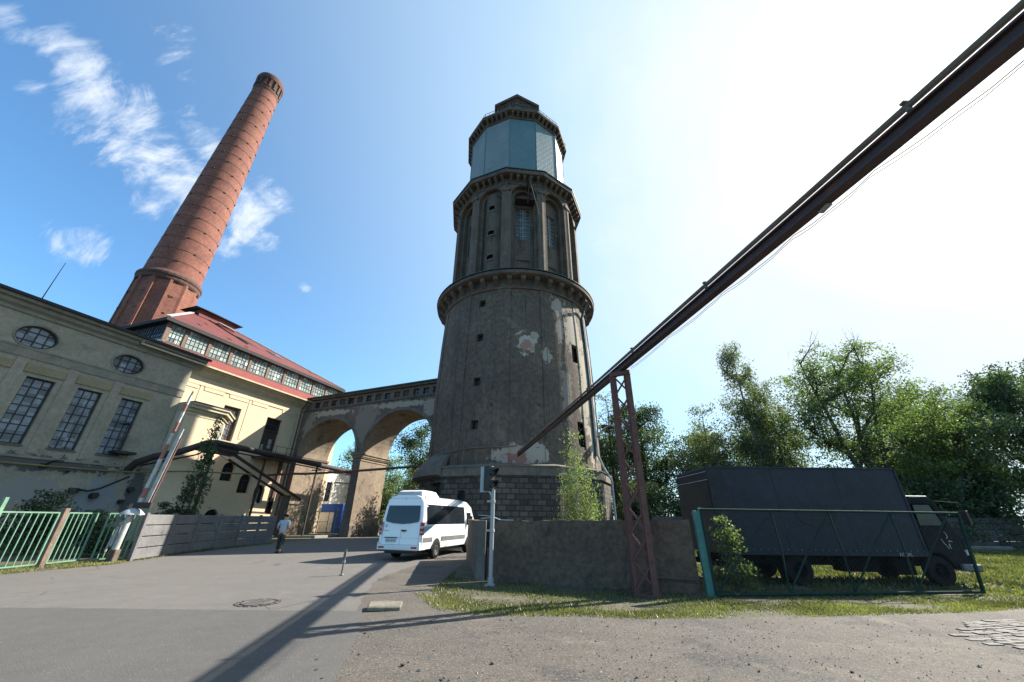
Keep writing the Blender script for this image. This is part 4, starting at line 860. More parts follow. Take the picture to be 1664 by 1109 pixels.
b = MB(); b.bar((3.02,-2.2,3.62),(3.02,-1.2,3.22),.04,.26); b.build('side_panel', M_['redband'], so)
b = MB(); b.bar((2.6,-2.1,-.2),(2.6,-2.1,3.5),.45,.45); b.build('pillar', M_['stone_mid'], so)
b = MB(); b.tube([(3,-.7,3.1),(3.0,-.35,3.05),(3.0,-.3,2.7),(3.0,-.8,2.55)], .05, 6); b.build('rain_spout', M_['iron'], so)
gp = empty('gas_pipe', FO, FR, 'thin yellowish gas pipe along the grey wall and across to the tower', 'pipe')
tl = Vector((-7.25,34.6,5.85)); q = tl-Vector(FO); tln = (q.dot(Nn), q.dot(Dd), q.z)
b = MB(); b.tube([(.28,-40,4.15),(.28,-15.2,4.38),(.45,-13.6,4.45)], .06, 7); b.build('wall_run', M_['yellowpipe'], gp, smooth=True)
b = MB(); b.tube([(.45,-13.6,4.45),(1.0,-12.6,4.6),(2.4,-11.4,4.7),(3.0,-10,4.76),(3.0,-6.5,4.95)], .055, 7); b.build('yard_run', M_['yellowpipe'], gp, smooth=True)
b = MB(); b.tube([(XN+.3,-2.5,5.35),(3.0,-2.5,5.42),(3.4,-1.4,5.5),(8.0,-1.2,5.6),tln], .11, 8); b.build('bridge_run', M_['rust'], gp, smooth=True)
for s in (-36,-31,-26,-21.5,-17):
    b = MB(); b.box(0,.32,s-.05,s+.05,4.1,4.2); b.build('bracket', M_['iron'], gp)

# ================================================================== OVERHEAD BEAM AND PYLON
ob = empty('overhead_beam', (0,0,0), 0, 'long rusty overhead steel beam crossing the yard from the tower wall', 'beam')
k_ = .1627
def bp(y, off, z): return Vector((5.166-k_*y+off, y, z))
b = MB(); w_, h_, zb = .17, .20, 5.75
for (o0,o1,z0,z1) in ((-w_,0,zb,zb+.028),(-w_,0,zb+h_-.028,zb+h_),(-w_*.66,-w_*.34,zb+.028,zb+h_-.028)):
    y0, y1 = -16, 28.1; b.add([bp(y0,o0,z0),bp(y0,o1,z0),bp(y0,o1,z1),bp(y0,o0,z1),bp(y1,o0,z0),bp(y1,o1,z0),bp(y1,o1,z1),bp(y1,o0,z1)], [(0,1,2,3),(4,7,6,5),(0,4,5,1),(1,5,6,2),(2,6,7,3),(3,7,4,0)])
b.build('beam', M_['beam'], ob)
b = MB(); b.tube([bp(y,-.148,zb+h_+.085) for y in (-16,0,10,20,27.9)], .040, 8); b.build('top_pipe', M_['pipe'], ob, smooth=True)
b = MB()
for y in (2.75,6.45,9.75,13.4,17.5,22): p = bp(y,-.155,0); b.box(p.x-.025,p.x+.025,y-.02,y+.02,zb+h_,zb+h_+.16); b.box(p.x-.045,p.x+.045,y-.025,y+.025,zb+h_+.12,zb+h_+.15)
b.build('pipe_clip', M_['pipe'], ob)
pts = []; anch = [(-4,.0),(1.2,.03),(3.4,.04),(4.6,.01),(6.3,.01),(8.2,.01),(10.6,.02)]
for (ya,_),(yb,_2) in zip(anch, anch[1:]):
    for i in range(8): t = i/8; y = ya+(yb-ya)*t; pts.append(bp(y, .02+.01*sin(9*y), zb-.01-(.10 if ya < 3 else .05)*4*t*(1-t)))
b = MB(); b.tube(pts, .005, 5); b.tube([p+Vector((.02,.1,-.012)) for p in pts], .005, 4); b.build('hanging_cable', M_['black'], ob)
b = MB(); p = bp(4.05,-.02,zb); b.box(p.x-.05,p.x+.03,3.95,4.12,zb-.03,zb-.003); b.build('sign_tag', M_['galv'], ob)
lp = empty('lattice_pylon', (3.26,10.66,0), 0, 'red oxide lattice pylon carrying the overhead beam in front of the wall', 'pylon')
b = MB(); cs = [(-.16,.12),(.20,-.12),(-.16+.08,.42),(.20+.08,.18)]
for x, y in cs[:2]:
    b.box(x-.075,x+.075,y-.012,y+.012,-.05,5.74); b.box(x-.075,x-.06,y-.0,y+.17,-.05,5.74); b.box(x+.06,x+.075,y,y+.17,-.05,5.74)
b.build('leg', M_['rust'], lp)
b = MB(); nseg = 9; A0, A1 = Vector((-.17,.09,0)), Vector((.21,-.15,0))
for i in range(nseg):
    z0 = .15+5.45*i/nseg; z1 = .15+5.45*(i+1)/nseg; up = Vector((0,0,1))
    if i % 3 != 2 or True:
        b.bar(A0+up*z0, A1+up*z1, .052, .012, up=(.6,1,0)); b.bar(A1+up*(z0)+Vector((0,.014,0)), A0+up*z1+Vector((0,.014,0)), .052, .012, up=(.6,1,0))
b.build('lacing', M_['rust'], lp)
b = MB(); b.bar((-.22,.16,5.66),(.27,-.15,5.66),.12,.12); b.build('cap', M_['rust'], lp); b = MB(); b.bar((-.22,.16,.0),(.27,-.15,.0),.2,.12); b.build('foot', M_['rust'], lp)

# ================================================================== CONCRETE YARD WALL
def wallseg(a, c, th, h0, h1, m, name, parent=None, z0=-.1, n=26, jag=.018):
    a, c = Vector(a), Vector(c); d = (c-a).normalized(); nn = Vector((d.y,-d.x)); b = MB(); r = random.Random(3)
    top = [(a.lerp(c, i/n), h0+(h1-h0)*i/n+r.uniform(-jag,jag)) for i in range(n+1)]
    for i in range(n):
        (p,h),(q,g) = top[i], top[i+1]; o = nn*th/2
        vs = [(p.x-o.x,p.y-o.y,z0),(p.x+o.x,p.y+o.y,z0),(q.x+o.x,q.y+o.y,z0),(q.x-o.x,q.y-o.y,z0),(p.x-o.x,p.y-o.y,h),(p.x+o.x,p.y+o.y,h),(q.x+o.x,q.y+o.y,g),(q.x-o.x,q.y-o.y,g)]
        fs = [(0,4,7,3),(1,2,6,5),(4,5,6,7)]
        if i == 0: fs.append((0,1,5,4))
        if i == n-1: fs.append((2,3,7,6))
        b.add(vs, fs)
    return b.build(name, m, parent, recalc=False)
cw = empty('concrete_wall', (0,0,0), 0, 'low dark stained concrete wall round the foot of the tower', 'wall')
wallseg((-.42,13.02),(4.78,11.10), .22, 1.60, 1.68, M_['concrete'], 'front_wall', cw)
wallseg((-.93,13.3),(-1.85,19.4), .20, 1.60, 1.62, M_['concrete'], 'side_wall', cw)
b = MB(); b.box(-1.02,-.74,13.05,13.35,-.1,1.61); b.build('end_pillar', M_['concrete_lt'], cw, bevel=.015)
b = MB(); b.box(-.74,-.45,13.30,13.34,0,1.58); b.build('back_board', M_['felt'], cw); 
b = MB(); b.box(-.70,-.48,13.16,13.19,0,.85); b.build('rusty_plate', M_['rust'], cw)
b = MB(); b.bar((3.72,11.37,.10),(4.72,11.0,.10),.12,.30); b.bar((3.75,11.33,.34),(4.7,10.98,.34),.08,.04); b.build('foundation_step', M_['concrete'], cw)
b = MB(); b.tube([(-.9,13.1,1.66),(-.5,12.9,1.70),(-.3,12.95,1.63),(.1,12.9,1.62)], .018, 5); b.tube([(-1.0,13.2,1.76),(-.7,13.0,1.74),(-.4,12.95,1.66)], .014, 5); o = b.build('bent_wires', M_['galv'])
tag(o, 'loose pale bent wires lying on top of the concrete wall', 'wires')
# steel post behind the wall, right of the tower
b = MB(); b.bar((9.15,31.2,0),(9.15,31.2,4.85),.16); b.bar((8.2,31.2,4.85),(9.4,31.2,4.85),.5,.16); o = b.build('steel_post', M_['iron']); tag(o, 'dark steel post with a bracket standing right of the tower plinth', 'post')
b = MB(); b.tube([(10.0,34,9.1),(8.4,34,9.2)], .05, 5); b.box(8.2,9.3,33.8,34.2,9.2,9.45); o = b.build('tower_bracket_beam', M_['iron'], tw); o.matrix_parent_inverse = Matrix.Translation((-TX,-TY,0))
b = MB(); b.box(10.5,17,30.5,30.7,-.1,1.95); b.box(13.8,13.95,30.4,30.5,0,2.3); o = b.build('rear_wall', M_['fence_dark']); tag(o, 'low brownish wall behind the lattice pylon', 'wall')

# ================================================================== TRAFFIC LIGHT
tl_ = empty('traffic_light', (-.52,12.18,0), 0, 'black two lamp traffic light on a galvanised pole by the wall end', 'traffic light')
b = MB(); b.tube([(0,0,-.05),(0,0,2.45)], .062, 14); b.build('pole', M_['galv'], tl_, smooth=True)
b = MB(); b.tube([(0,0,0),(0,0,.2)], .085, 14); b.box(-.16,.12,-.13,.13,-.02,.03); b.build('base', M_['galv'], tl_)
b = MB()
for z in (2.13,1.35): b.tube([(0,0,z-.04),(0,0,z+.04)], .08, 14); b.box(-.17,.0,-.03,.03,z-.025,z+.025)
b.build('clamp', M_['white_dirty'], tl_)
b = MB(); b.bar((-.16,0,2.46),(.02,0,2.22),.10,.05); b.bar((-.16,0,2.5),(-.16,0,2.4),.1,.06); b.build('bracket', M_['white_dirty'], tl_)
hd = empty('signal_head', (-.13,.02,2.78)); hd.parent = tl_; hd.rotation_euler.z = radians(52)      # faces to the right and towards the road
b = MB(); b.box(-.14,.14,-.11,.11,-.36,.36); b.build('housing', M_['black'], hd, bevel=.03, seg=2)
for z in (.17,-.17):
    b = MB(); n = 12; vs = []; fs = []
    for i in range(n+1):
        t = radians(-30+240*i/n); x, zz = .12*cos(t), .12*sin(t)
        vs += [(x,-.10,z+zz),(x,-.10-(.26*(.35+.65*max(0,sin(t)))),z+zz-.02)]
    for i in range(n): fs.append((2*i,2*i+1,2*i+3,2*i+2))
    b.add(vs, fs); o = b.build('visor', M_['black'], hd, recalc=False); s_ = o.modifiers.new('s','SOLIDIFY'); s_.thickness = .008
    b = MB(); b.lathe([(.001,0),(.07,.01),(.10,.03)], 16); o = b.build('lens', M_['glass_dark'], hd); o.rotation_euler.x = radians(90); o.location = (0,-.115,z)
b = MB(); b.box(-.40,-.20,.03,.06,-.38,.36); bb = b.build('backing_plate', M_['galv'], tl_); bb.location = (0,0,2.76)

# ================================================================== BARRIER
ba = empty('road_barrier', (-15.22,16.6,0), 0, 'road barrier with its red and white arm raised upright at the left verge', 'barrier')
b = MB(); b.box(-.13,.15,-.12,.12,-.05,.45); b.build('foot', M_['stone_mid'], ba, bevel=.02)
b = MB(); b.tube([(0,0,.4),(.05,0,1.62)], .11, 12); b.build('post', M_['white_dirty'], ba, smooth=True)
b = MB(); b.bar((-.20,.0,.55),(-.20,.0,1.25),.14,.1); b.bar((-.36,0,.35),(-.30,0,.95),.07,.07); b.bar((-.22,0,1.3),(-.02,0,1.45),.10,.08); b.build('mechanism', M_['white_dirty'], ba, bevel=.02)
b = MB(); b.lathe([(.40,1.66),(.39,1.70),(.24,1.84),(.12,1.90),(.01,1.91)], 20, .1, 0); b.lathe([(.01,1.655),(.40,1.66)], 20, .1, 0); b.build('domed_cap', M_['cone_metal'], ba, smooth=True)
b = MB(); b.box(.05,.75,-.06,.06,1.90,2.12); b.build('pivot', M_['iron'], ba)
arm = empty('arm', (.22,0,2.05)); arm.parent = ba
def armpt(t, off=0): return Vector((.42*t+off, 0, 4.75*t))
seq = [(0,.05,'w'),(.05,.13,'r'),(.13,.24,'g'),(.24,.37,'w'),(.37,.50,'r'),(.50,.60,'w'),(.60,.70,'r'),(.70,.80,'w'),(.80,.87,'r'),(.87,.96,'w')]
for t0, t1, cc in seq:
    w0 = .15*(1-.5*t0); b = MB(); b.bar(armpt(t0), armpt(t1), w0, .07, up=(0,1,0)); b.build('arm_band', M_[{'w':'white_dirty','r':'redband','g':'galv'}[cc]], arm)
b = MB(); b.bar(armpt(.955), armpt(1.0), .06, .05, up=(0,1,0)); b.build('arm_tip', M_['redband'], arm)
b = MB(); b.bar((.42,.08,-.1),(.74,.08,3.0),.14,.05, up=(0,1,0)); b.build('counter_rail', M_['white_dirty'], ba).location = (0,0,2.1)
b = MB(); b.bar((.57,.08,-.1),(.84,.08,2.6),.06,.05, up=(0,1,0)); b.build('rail_edge', M_['rust'], ba).location = (0,0,2.1)

# ================================================================== GREEN RAILING, CONCRETE FENCE
rl = empty('green_railing', (0,0,0), 0, 'pale green bar railing on the left verge with a peeling rusty post', 'railing')
def rail_panel(y0, y1, x0, x1, z0, z1, label, nb):
    e = empty('panel', (x0,y0,0), 0); e.parent = rl
    d = Vector((x1-x0, y1-y0, 0)); b = MB()
    for z in (z0, z1): b.bar(Vector((0,0,z)), d+Vector((0,0,z)), .045, .045)
    for t in (0,1): b.bar(d*t+Vector((0,0,z0)), d*t+Vector((0,0,z1)), .045, .045)
    b.build('frame', M_['green_rail'], e)
    for i in range(1, nb): b = MB(); p = d*(i/nb); b.bar(p+Vector((0,0,z0)), p+Vector((0,0,z1)), .026, .026); b.build('bar', M_['green_rail'], e)
rail_panel(12.93,14.68,-15.86,-15.94,.12,1.70,'pale green railing panel between the tall green post and the rusty post',8)
rail_panel(15.02,16.15,-15.96,-16.02,.12,1.70,'shorter pale green railing panel between the rusty post and the barrier',6)
rail_panel(16.35,17.25,-15.75,-15.35,.12,1.70,'narrow green railing panel in shade behind the barrier post',6)
rail_panel(9.2,12.75,-15.75,-15.84,.12,1.70,'green railing panel left of the tall green post',14)
b = MB(); b.bar((-15.86,12.86,-.1),(-15.86,12.86,2.12),.10,.10); o = b.build('tall_post', M_['green_rail'], rl)
b = MB(); b.bar((-15.96,14.86,-.1),(-15.96,14.86,1.85),.17,.17); o = b.build('post', M_['rustpost'], rl, bevel=.01); tag(o, 'peeling rusty square post')
fp = [(-15.12,17.3),(-15.62,19.4),(-16.03,21.47),(-16.3,23.5),(-16.42,25.5),(-16.3,27.2),(-16.1,28.8)]
cf = empty('concrete_fence', (fp[0][0],fp[0][1],0), 0, 'grey precast concrete plank fence beside the road below the yellow hall', 'fence')
O = Vector((fp[0][0],fp[0][1],0))
for i in range(0, len(fp)-1, 2) if False else range(len(fp)-1):
    a, c = Vector((*fp[i],0))-O, Vector((*fp[i+1],0))-O; d = (c-a).normalized(); b = MB()
    for k in range(4): z = .02+.42*k; b.bar(a+d*.06+Vector((0,0,z+.2)), c-d*.06+Vector((0,0,z+.2)), .06, .395)
    b.build('panel', M_['fence_conc'], cf, bevel=.02)
    b = MB(); b.bar(a+Vector((0,0,-.1)), a+Vector((0,0,1.74)), .13, .15); b.build('post', M_['fence_conc'], cf, bevel=.01)
# far green mesh fence
mf = empty('mesh_fence', (-23.5,43.0,0), 0, 'green wire mesh fence with pale posts under the arches', 'fence')
P0, P1 = Vector((-2.5,-1.2,0)), Vector((8.5,4.2,0)); D_ = P1-P0
for i, t in enumerate((0,.11,.22,.35,.50,.64,.80,1.0)):
    b = MB(); p = P0+D_*t; b.bar(p, p+Vector((0,0,2.55 if i != 3 else 2.3)), .07, .07); b.build('post', M_['green_rail' if i in (3,4,5) else 'green_gate'], mf)
b = MB()
for i in range(150): p = P0+D_*(i/149); b.bar(p+Vector((0,0,.15)), p+Vector((0,0,2.3)), .010, .010)
for i in range(22): z = .15+i*.102; b.bar(P0+Vector((0,0,z)), P1+Vector((0,0,z)), .010, .010)
b.build('wire_mesh', M_['mesh_green'], mf)
b = MB(); p = P0+D_*.38; q = P0+D_*.58
for a_, c_ in ((p+Vector((0,0,.2)),q+Vector((0,0,.2))),(p+Vector((0,0,2.2)),q+Vector((0,0,2.2))),(p+Vector((0,0,1.2)),q+Vector((0,0,1.2))),(p,p+Vector((0,0,2.2))),(q,q+Vector((0,0,2.2)))): b.bar(a_, c_, .05)
b.build('gate_frame', M_['green_rail'], mf)
# shelter and building behind
bs = empty('blue_kiosk', (-21.0,50.2,0), radians(-19), 'blue and white sheet metal kiosk behind the mesh fence', 'kiosk')
b = MB(); b.box(-1.7,1.7,-1.2,1.2,.05,2.3); b.build('body', M_['whitewall'], bs, bevel=.03)
b = MB(); b.box(-1.8,1.8,-1.3,1.3,2.2,3.1); b.build('roof_band', M_['blueplastic'], bs, bevel=.04)
b = MB(); b.box(.7,1.72,-1.25,-1.205,.1,2.2); b.box(1.702,1.74,-1.2,1.2,.1,2.2); b.build('door', M_['blueplastic'], bs)
wb = empty('white_building', (-24.7,55.0,0), FR, 'sunlit white rendered outbuilding seen through the left arch', 'building')
b = MB(); b.plate(rectp(-5,9.5,0,7.4), [rectp(-.6,.5,3.6,6.0)], -.3, 0, MF); b.box(-6,-.31,-4.99,9.49,0,7.35); b.build('wall', M_['whitewall'], wb)
b = MB(); b.box(-6.2,.25,-5.2,9.7,7.402,7.6); b.build('roof', M_['felt'], wb)
b = MB(); b.box(-.26,-.2,-.6,.5,3.6,6.0); b.build('window', M_['glass_dark'], wb)
b = MB(); b.tube([(.08,.7,6.1),(.08,9.3,6.1)], .05, 5); b.build('wall_pipe', M_['rust'], wb)
b = MB(); b.tube([(.09,5.0,0),(.09,5.0,7.3)], .07, 6); b.build('downpipe', M_['rust'], wb)
# delineator post
dp = empty('marker_post', (-5.26,13.78,.008), 0, 'short leaning marker post with a pale foot standing in the road', 'post')
b = MB(); b.bar((0,0,0),(.02,0,.72),.04,.04); b.build('stake', M_['pipe'], dp)
b = MB(); b.box(-.03,.05,-.03,.03,.50,.66); b.build('reflector', M_['vangrey'], dp)
b = MB(); b.box(-.05,.06,-.05,.05,0,.04); b.build('foot', M_['kerb'], dp, bevel=.01); b = MB(); b.box(-.035,.045,-.03,.03,.34,.42); b.build('band', M_['kerb'], dp)

# ================================================================== SLIDING GATE
ga = empty('sliding_gate', (4.97,10.72,0), atan2(.85,7.37), 'dark green tube gate filled with chain link in front of the truck', 'gate')
GL, GH = 7.42, 1.93
b = MB(); b.tube([(0,0,.05),(0,0,GH)], .035, 8); b.tube([(0,0,GH),(GL+.30,0,GH+.0)], .03, 8); b.tube([(0,0,.06),(GL,0,.06)], .035, 8); b.bar((GL+.31,0,GH),(GL,0,.03),.07,.05,up=(0,1,0)); b.build('frame', M_['green_gate'], ga, smooth=True)
zz = [(.03,.08),(1.98,1.9),(1.94,.08),(3.67,1.9),(3.72,.08),(5.56,1.9),(5.5,.08),(7.35,1.9)]
for i in range(0, 7):
    if i == 1: pass
    (x0,z0),(x1,z1) = zz[i], zz[i+1]
    if abs(x0-x1) < .3 or i % 2 == 0 or True:
        b = MB(); bow = .06 if i % 2 else -.03; b.tube([(x0,0,z0),((x0+x1)/2+bow,.02,(z0+z1)/2),(x1,0,z1)], .022, 6); b.build('brace', M_['green_gate'], ga, smooth=True)
b = MB(); sp = .075; r_ = random.Random(2)
def sagtop(x): return 1.88-.10*abs(sin(x*1.25))*(1 if 2 < x < 6.8 else .1)
n = int((GL+GH)/sp)
for i in range(n):
    c = i*sp
    for sgn in (1,-1):
        # line x = c - z or x = c-GH + z
        x0 = c if sgn > 0 else c-1.85; z0 = .06; x1 = x0-1.85*sgn; z1 = z0+1.8
        # clip to 0..GL
        def cl(xa,za,xb,zb,X):
            t = (X-xa)/(xb-xa); return X, za+(zb-za)*t
        if x0 < 0 and x1 < 0 or x0 > GL and x1 > GL: continue
        if x0 < 0: x0, z0 = cl(x0,z0,x1,z1,0)
        if x0 > GL: x0, z0 = cl(x0,z0,x1,z1,GL)
        if x1 < 0: x1, z1 = cl(x0,z0,x1,z1,0)
        if x1 > GL: x1, z1 = cl(x0,z0,x1,z1,GL)
        if abs(x1-x0) < .05: continue
        z1 = min(z1, sagtop(x1)); b.bar((x0,.0,z0),(x1,.006*sgn,z1),.0026,.0026)
b.build('chain_link', M_['wire'], ga)
b = MB(); b.box(-.16,.0,-.05,.05,-.05,1.90); b.box(-.02,.06,-.06,-.01,-.05,1.97); o = b.build('gate_post', M_['turquoise'], bevel=.008); o.location = (4.93,10.78,0); tag(o, 'turquoise painted steel gate post at the end of the concrete wall', 'post')
# far right concrete fence
fr_ = empty('rear_fence', (14.0,29.0,0), 0, 'dark concrete plank fence behind the truck at the right', 'fence')
for i in range(9):
    a = Vector((i*3.1, i*.55,0)); c = Vector(((i+1)*3.1,(i+1)*.55,0)); b = MB()
    for k in range(5): b.bar(a+Vector((.08,0,.24+.42*k)), c+Vector((-.08,0,.24+.42*k)), .07, .395)
    b.build('panel', M_['fence_dark'], fr_, bevel=.02); b = MB(); b.bar(a, a+Vector((0,0,2.25)), .16, .2); b.build('post', M_['fence_dark'], fr_)
b = MB(); b.prism([(0,0),(3.2,.5),(3.2,1.5),(.2,1.2)], 0, .62); b.box(.1,3.1,.2,1.0,.62,.7); o = b.build('skip_container', M_['orange'], bevel=.05); o.location = (37.4,29.5,0); tag(o, 'faded orange low container by the fence at the right edge', 'container')
# dumped boards along the fence
b = MB(); b.box(0,7,0,.5,0,.25); o = b.build('kerb_pile', M_['concrete_lt'], bevel=.05); o.location = (28.6,30.0,0); tag(o, 'pale low concrete edging at the foot of the rear fence', 'edging')
# ================================================================== VAN
van = empty('white_minibus', (-4.80,18.45,0.006), radians(-16.5), 'white minibus with roof air conditioner seen from behind by the tower', 'minibus')
sec = [(1.0,.42),(1.045,.60),(1.055,1.0),(1.04,1.28),(1.00,1.70),(.945,2.15),(.88,2.38),(.76,2.52),(.50,2.59),(0,2.61)]
def vsx(z):
    for (x0,z0),(x1,z1) in zip(sec, sec[1:]):
        if z0 <= z <= z1: return x0+(x1-x0)*(z-z0)/(z1-z0)
    return 1.0
def rear_y(z): return .02+ (0 if z < 1.25 else (z-1.25)*.13)
prof = sec + [(-x, z) for x, z in sec[::-1][1:]]; npf = len(prof)
ysec = [(0,1,1),(.05,1.01,1),(.9,1,1),(4.9,1,1),(5.5,.995,.985),(6.0,.97,.9),(6.45,.94,.62),(6.85,.88,.46)]
b = MB()
for i, (y, sx, sz) in enumerate(ysec):
    for x, z in prof:
        yy = y + (rear_y(z) if i == 0 else rear_y(z)*.9 if i == 1 else 0)
        zz_ = z if z < .7 else .7+(z-.7)*sz; b.v.append((x*sx*(.965 if i == 0 else 1), yy, zz_))
for i in range(len(ysec)-1):
    for k in range(npf-1): b.f.append((i*npf+k, i*npf+k+1, (i+1)*npf+k+1, (i+1)*npf+k)); b.m.append(0)
b.f.append(tuple(range(npf))); b.m.append(0); b.f.append(tuple((len(ysec)-1)*npf+k for k in range(npf))[::-1]); b.m.append(0)
for i in range(len(ysec)-1): b.f.append((i*npf, (i+1)*npf, (i+1)*npf+npf-1, i*npf+npf-1)); b.m.append(0)
b.build('body', M_['vanpaint'], van, smooth=True)
def side_panel(pts, sgn=1, off=.008):      # (y,z)
    return [(sgn*(vsx(z)+off), y, z) for y, z in pts]
def sidestrip(name, y0, y1, z0, z1, m, sgn=1, off=.008, nz=3, parent=van, skew=0):
    b = MB(); 
    for j in range(nz+1):
        z = z0+(z1-z0)*j/nz; x = sgn*(vsx(z)+off); b.v += [(x,y0+skew*j/nz,z),(x,y1+skew*j/nz,z)]
    for j in range(nz): b.f.append((2*j,2*j+1,2*j+3,2*j+2)); b.m.append(0)
    o = b.build(name, m, parent, recalc=False); s = o.modifiers.new('s','SOLIDIFY'); s.thickness = .01; s.offset = 0; return o
for sg in (1,-1):
    for k, (y0,y1) in enumerate(((.42,1.95),(1.97,3.5),(3.52,4.75))): sidestrip('side_window', y0, y1, 1.40, 2.22, M_['vanglass'], sg, .006, 4)
    sidestrip('door_window', 5.05, 5.65, 1.35, 1.95, M_['vanglass'], sg, .006)
    sidestrip('rubbing_strip', .12, 1.02, .70, .88, M_['vangrey'], sg, .012, 1); sidestrip('rubbing_strip', 1.92, 4.8, .70, .88, M_['vangrey'], sg, .012, 1)
    b = MB(); X = sg*1.066; b.add([(X,.30,1.30),(X,1.05,1.33),(X,.40,1.08),(X,.10,.98),(X,.10,1.18)], [(0,1,2,3,4)]); b.build('blue_flash', M_['bluestripe'], van, recalc=False)
    b = MB(); X = sg*.90; b.add([(X,4.2,2.40),(X,4.95,2.40),(X*.86,4.75,2.535),(X*.86,4.5,2.535)], [(0,1,2,3)]); b.build('blue_flash', M_['bluestripe'], van, recalc=False)
    for yw in (1.47,5.35):
        n = 18; b = MB(); b.add([(sg*1.062, yw+.43*cos(pi*i/n), .36+.47*sin(pi*i/n)) for i in range(n+1)], [tuple(range(n+1))]); b.build('wheel_arch', M_['black'], van, recalc=False)
        w = empty('wheel', (sg*.95,yw,.345)); w.parent = van; w.rotation_euler.y = radians(90)
        b = MB(); b.lathe([(.20,-.13),(.33,-.12),(.345,-.08),(.345,.09),(.33,.125),(.20,.13)], 28); b.build('tyre', M_['rubber'], w, smooth=True)
        b = MB(); b.lathe([(.205,-.12),(.215,.125),(.17,.118),(.15,.06),(.07,.05),(.06,.10),(.001,.10)], 24)
        for k in range(8): M = Matrix.Rotation(2*pi*k/8,4,'Z'); b.box(.07,.19,-.022,.022,.05,.10,0,M)
        o = b.build('rim', M_['rim'], w, smooth=True)
        if sg < 0: w.rotation_euler.y = radians(-90)
    # tail lamps wrap the corner
    for z0, z1, mm in ((.98,1.06,'tail'),(1.062,1.13,'tailclear'),(1.132,1.24,'tail'),(1.242,1.33,'tailclear'),(1.332,1.48,'tail')):
        b = MB()
        xa, xb = sg*(vsx(z0)+.012), sg*(vsx(z0)*.90); b.add([(xb,rear_y(z0)-.02,z0),(xa,rear_y(z0)-.0,z0),(xa,.20,z0),(xb,rear_y(z1)-.02,z1),(xa,rear_y(z1)-.0,z1),(xa,.20,z1)], [(0,1,4,3),(1,2,5,4)]); b.build('tail_lamp', M_[mm], van, recalc=False)
    b = MB(); b.box(sg*.66 if sg>0 else -.93, sg*.93 if sg>0 else -.66, -.115,-.10,.47,.54); b.build('fog_lamp', M_['tail'], van)
    b = MB(); b.tube([(sg*.86,.35,2.45),(sg*.86,.35,2.56)], .03, 6); b.build('marker_lamp', M_['tailclear'], van)
    b = MB(); b.bar((sg*1.04,5.2,1.45),(sg*1.30,5.1,1.50),.05); b.box(sg*1.22-.09,sg*1.22+.09,5.05,5.16,1.38,1.78); b.build('mirror', M_['black'], van, bevel=.02)
def rq(x0,x1,z0,z1,off=-.012): return [(x0,rear_y(z0)+off,z0),(x1,rear_y(z0)+off,z0),(x1,rear_y(z1)+off,z1),(x0,rear_y(z1)+off,z1)]
b = MB(); b.add([(-.80,rear_y(1.50)-.012,1.50),(-.35,rear_y(1.43)-.012,1.43),(0,rear_y(1.41)-.012,1.41),(.35,rear_y(1.43)-.012,1.43),(.80,rear_y(1.50)-.012,1.50),(.84,rear_y(1.62)-.012,1.62),(.80,rear_y(2.16)-.012,2.16),(-.80,rear_y(2.16)-.012,2.16),(-.84,rear_y(1.62)-.012,1.62)], [(0,1,2,3,4,5,6,7,8)]); b.build('rear_window', M_['vanglass'], van, recalc=False)
b = MB(); b.add(rq(-.006,.006,.60,2.5,-.006), [(0,1,2,3)]); b.add(rq(-.90,.90,.598,.606,-.007), [(0,1,2,3)])
for s in (-1,1): b.add(rq(s*.905-.005,s*.905+.005,.6,2.45,-.008), [(0,1,2,3)])
b.add(rq(-.9,.9,.86,.866,-.008), [(0,1,2,3)]); b.add(rq(-.84,.84,2.46,2.468,-.008), [(0,1,2,3)])
b.build('door_seams', M_['vangrey'], van, recalc=False)
b = MB(); b.box(-1.0,1.0,-.10,.12,.40,.60); b.box(-1.035,-.98,-.07,.5,.40,.70); b.box(.98,1.035,-.07,.5,.40,.70); b.build('rear_bumper', M_['vanpaint'], van, bevel=.03, seg=2)
b = MB(); b.box(-.93,.93,-.06,.2,.34,.41); b.box(-.8,.8,.2,6.5,.26,.42); b.build('underbody', M_['black'], van)
b = MB(); b.box(-.74,-.13,-.035,.01,.845,.895); b.build('handle_bar', M_['vangrey'], van, bevel=.01)
b = MB(); b.box(.03,.28,-.03,.01,1.13,1.18); b.box(.11,.19,-.04,.0,1.10,1.14); b.build('door_handle', M_['black'], van, bevel=.01)
pl = MB(); pl.box(-.68,-.20,-.025,-.008,.70,.815); pl = pl.build('number_plate', M_['plate'], van)
b = MB(); r_ = random.Random(8)
for i in range(7):
    if i == 3: continue
    x = -.65+.062*i; b.box(x,x+.010,-.0275,-.0255,.72,.795); b.box(x+.032,x+.042,-.0275,-.0255,.72,.795) if i != 5 else None; b.box(x+.011,x+.031,-.0275,-.0255,.785 if i%2 else .75,.795 if i%2 else .76)
b.build('plate_characters', M_['ink'], pl)
b = MB(); b.lathe([(.052,0),(.052,.010),(.062,.010),(.062,0)], 20)
for k in range(3): M = Matrix.Rotation(2*pi*k/3+pi,4,'Z'); b.box(-.006,.006,0,.055,0,.008,0,M)
o = b.build('round_emblem', M_['galv'], van); o.rotation_euler.x = radians(90); o.location = (-.76,rear_y(1.33)+.0,1.33)
b = MB(); b.box(-.86,-.60,.012,.016,1.135,1.155); b.build('badge_strip', M_['galv'], van)
b = MB(); s_ = [(.62,2.60,.50),(.66,2.70,.52),(.58,2.80,.60),(.50,2.83,.70)]
vs = [(-.66,.45,2.57),(.66,.45,2.57),(.66,2.2,2.57),(-.66,2.2,2.57),(-.62,.52,2.78),(.62,.52,2.78),(.60,1.9,2.80),(-.60,1.9,2.80),(-.5,.7,2.84),(.5,.7,2.84),(.5,1.55,2.84),(-.5,1.55,2.84)]
